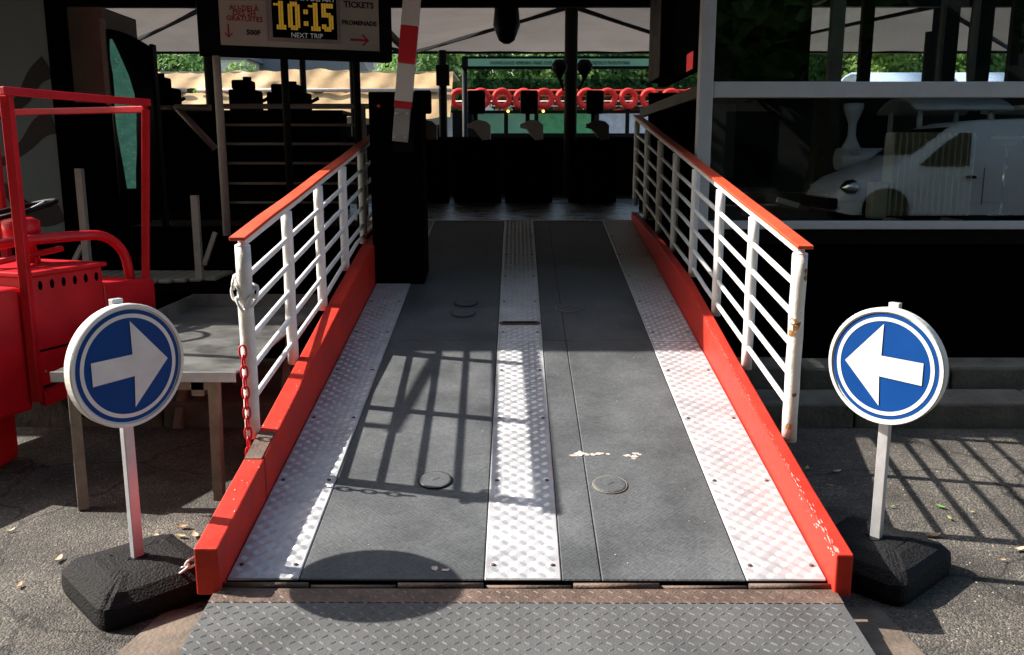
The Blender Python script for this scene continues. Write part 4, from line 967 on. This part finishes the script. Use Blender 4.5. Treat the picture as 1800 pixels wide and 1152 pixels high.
for i in range(ns + 1):
    s, zb, zt, zr, wf = vsec(4.85 * i / ns); hw = HW * (wf if True else 1); rw = HW * .86
    topw = rw if zr - zt > .3 else hw * .9
    sec = [(hw * .96, zb), (hw, zt * .7), (hw * .99, zt), (topw, zr - .06 if zr - zt > .15 else zr - .02), (topw * .85, zr)]
    for y, z in sec + [(-y, z) for y, z in sec[::-1]]: b.v.append((VX + s, YC + y, z))
for i in range(ns):
    for k in range(10): b.f.append((i * 10 + k, i * 10 + (k + 1) % 10, i * 10 + 10 + (k + 1) % 10, i * 10 + 10 + k)); b.sm.append(k not in (0, 9))
b.f += [tuple(range(10))[::-1], tuple(ns * 10 + k for k in range(10))]; b.sm += [False, False]
b.build('body', M_VANP, vn)
def vside(s, z):
    _, zb, zt, zr, wf = vsec(s); hw = HW * wf
    if z <= zt: y = hw
    else: f = min(1, (z - zt) / max(.05, zr - .06 - zt)); y = hw * .99 + (HW * .86 - hw * .99) * f
    return (VX + s, YC + y + .05 + (.04 if z > 1.5 else 0), z)
for poly in ([(1.35, 1.24), (2.2, 1.24), (2.2, 1.85), (2.02, 1.86), (1.75, 1.66)],):
    MB().add([vside(*p) for p in poly], [tuple(range(len(poly)))]).build('door_window', M_VGLASS, vn)
MB().add([(VX + 1.27, YC - HW * .8, 1.45), (VX + 1.27, YC + HW * .8, 1.45), (VX + 1.9, YC + HW * .74, 1.97), (VX + 1.9, YC - HW * .74, 1.97)], [(0, 1, 2, 3)]).build('windscreen', M_VGLASS, vn)
for yy in (-1, 1): MB().lathe([(.01, -.2), (.14, -.1), (.17, .02), (.1, .12)], (VX + .3, YC + yy * HW * .84, .82), 14, axis='x').build('headlight', M_CHROME, vn)
MB().box((VX - .06, VY0 + .15, .4), (VX + .1, VY1 - .15, .62)).build('bumper', M_DKSTEEL, vn, bevel=.04)
for s in (.85, 3.9):
    for yy in (VY1 - .2, VY0 + .02):
        wv = MB().lathe([(.2, 0), (.31, .0), (.33, .03), (.33, .17), (.31, .2), (.2, .2)], (VX + s, yy, .33), 24, axis='y').build('wheel', M_RUBBER, vn)
    MB().lathe([(.4, 0), (.4, .01)], (VX + s, VY1 - .012, .42), 24, axis='y').build('wheel_arch', M_BLACKM, vn)
MB().box((VX + 2.15, VY1 + .0, 1.0), (VX + 2.32, VY1 + .02, 1.05)).build('door_handle', M_BLACK, vn)
MB().box((VX + 2.45, VY1 - .012, .5), (VX + 2.46, VY1 + .004, 1.2)).build('door_seam', M_BLACK, vn)
ln = thing('tourist_road_train', (8, -5.6, 0), 'white tourist road train with funnel, mirrored behind the van', 'road train')
MB().tube([(6.72, -5.6, 1.42), (8.2, -5.6, 1.42)], .27, 20).build('boiler', M_VANP, ln)
MB().lathe([(.27, 1.52), (.12, 1.85), (.08, 1.98), (.08, 2.28), (.19, 2.6), (.205, 2.74), (.17, 2.76), (.05, 2.77)], (6.98, -5.6, 0), 20).build('funnel', M_VANP, ln)
MB().box((7.4, -6.4, .4), (9.4, -4.8, 1.0)).build('chassis', M_VANP, ln, bevel=.05)
MB().box((8.0, -6.3, 1.0), (9.5, -4.9, 1.5)).build('cab_body', M_VANP, ln, bevel=.04)
rfm = MB(); N_ = 10
for X in (7.85, 9.75):
    for i in range(N_ + 1):
        f = i / N_ * 2 - 1; rfm.v.append((X, -5.6 + f * .95, 2.82 - .3 * f * f - .0))
for i in range(N_): rfm.f.append((i, i + 1, N_ + 2 + i, N_ + 1 + i)); rfm.sm.append(True)
ro = rfm.build('cab_roof', M_VANP, ln); s_ = ro.modifiers.new('solid', 'SOLIDIFY'); s_.thickness = .08
for X in (8.05, 9.45):
    for Y in (-6.3, -4.9): MB().box((X - .04, Y - .04, 1.5), (X + .04, Y + .04, 2.6)).build('cab_post', M_VANP, ln)
MB().box((10.2, -6.5, .5), (14, -4.7, 1.3)).build('coach_body', M_VANP, ln, bevel=.05)
MB().box((10.1, -6.6, 2.55), (14.1, -4.6, 2.68)).build('coach_roof', M_CREAM, ln, bevel=.04)
for X in (10.3, 11.6, 12.9, 13.9):
    for Y in (-6.45, -4.75): MB().box((X - .04, Y - .04, 1.3), (X + .04, Y + .04, 2.56)).build('coach_post', M_VANP, ln)
for X in (7.2, 9.0, 11, 13.3):
    for Y in (-6.4, -5.0): MB().lathe([(.2, 0), (.32, 0), (.34, .03), (.34, .17), (.32, .2), (.2, .2)], (X, Y, .34), 20, axis='y').build('wheel', M_RUBBER, ln)
vn.location.z = .45; vn.scale.z = .88; ln.location.z = .45; ln.scale.z = .845
st_ = MB(); st_.box((-45, -10.99, .02), (45, -1.5, .45)); struct('street', st_, M_ASPH)
sk = thing('street_kerb', (0, -1.45, 0), 'stone kerb wall along the raised street behind the viewer', 'kerb')
for k in range(24): MB().box((-12 + k, -1.5, 0), (-12 + k + .985, -1.3, .48)).build('kerb_stone', M_STONE, sk, bevel=.015)
for x, y, s_, lab in ((-8.5, -4.8, 1.25, 'tall dark tree added to block sky behind the viewer, on the left of three'), (-.6, -5.2, 1.3, 'tall dark tree added to block sky behind the viewer, the middle of three'), (7.2, -8.2, 1.3, 'tall dark tree added to block sky behind the viewer, on the right of three')):  # unseen trees, added to block sky light from behind the camera
    tree(x, y, 0, s_, 1, lab, 'sky-blocking trees added behind the viewer')
    for ax, ay, az_ in ((2.6, 2.2, 5.6), (-2.4, 1.8, 5.4), (.4, 2.9, 6.6)):
        bb = bpy.data.objects.new('crown', CR[1]); col.objects.link(bb); tr_ = [o for o in bpy.data.objects if o.name.startswith('leafy_tree')]
        tt = max(tr_, key=lambda o: o.name); bb.parent = tt; tt.rotation_euler = (0, 0, 0); bb.location = (ax, ay, az_); bb.rotation_euler = (0, 0, ax)
fc = thing('backdrop_facade', (4, -11, 0), 'dark backdrop street front added behind the viewer, mirrored as black in the glass', 'building')  # unseen street front, added as a dark backdrop for the glass reflection
MB().box((-30, -12, 0), (40, -11, 9.5)).build('wall', mat('backdrop_black', (.03, .03, .028), .9, 0, .4, 1), fc)
for k in range(22):
    for z in (1.0, 4.2, 7.0): MB().box((-28.5 + 3.1 * k, -11.02, z), (-27.2 + 3.1 * k, -10.97, z + 1.9)).build('window', M_VGLASS, fc)
MB().box((-30.2, -12.2, 9.5), (40.2, -10.8, 9.8)).build('cornice', M_STONE, fc)

# ------------------------------------------------------------------ fallen leaves and litter
def leaf(x, y, q, m, lab, grp):
    b = MB(); a0 = random.random() * 6.28; lift = random.uniform(.25, .6) * q; N_ = 9; vs = []
    for k in range(N_):
        f = k / (N_ - 1); wd = q * .42 * math.sin(math.pi * f) ** .7 * random.uniform(.8, 1.1); lx = (f - .5) * 2 * q; hz = lift * (2 * f - 1) ** 2
        for sd, hh in ((-1, .5), (0, 0), (1, .6)):
            px, py = lx, sd * wd; vs.append((px * math.cos(a0) - py * math.sin(a0), px * math.sin(a0) + py * math.cos(a0), hz + hh * wd * .6 + .004))
    fs = []
    for k in range(N_ - 1):
        for j in range(2): fs.append((k * 3 + j, k * 3 + j + 1, k * 3 + 4 + j, k * 3 + 3 + j))
    b.add(vs, fs, True); o = b.build('fallen_leaf', m); o.location = (x, y, .005); tag(o, lab, 'leaf', grp)
for i in range(16):
    leaf(random.uniform(-2.4, -1.3), random.uniform(2.5, 3.9), random.uniform(.012, .034), M_LEAFY[i % 3], 'small dry leaf scrap on the asphalt left of the ramp', 'dry leaves left of the ramp')
for i in range(20):
    leaf(random.uniform(1.35, 2.4), random.uniform(2.6, 4.6), random.uniform(.014, .04), M_LEAFY[(0, 1, 2, 0, 1, 2, 3)[i % 7]], 'small fallen leaf on the asphalt right of the ramp', 'fallen leaves right of the ramp')
gv = MB()
for _ in range(900):
    sx = random.choice((-1, 1)); x = sx * random.uniform(1.25, 3.0); y = random.uniform(2.2, 5.2); q = random.uniform(.002, .006)
    gv.add([(x + q * math.cos(a + y), y + q * math.sin(a + y), .001) for a in (0, 1.6, 3.1, 4.7)] + [(x, y, q * .9)], [(0, 1, 4), (1, 2, 4), (2, 3, 4), (3, 0, 4)])
stuff(tag(gv.build('grit', mat('grit', (.3, .26, .2), .9, 0, .5, 40)), 'loose pale grit scattered on the asphalt', 'gravel'))
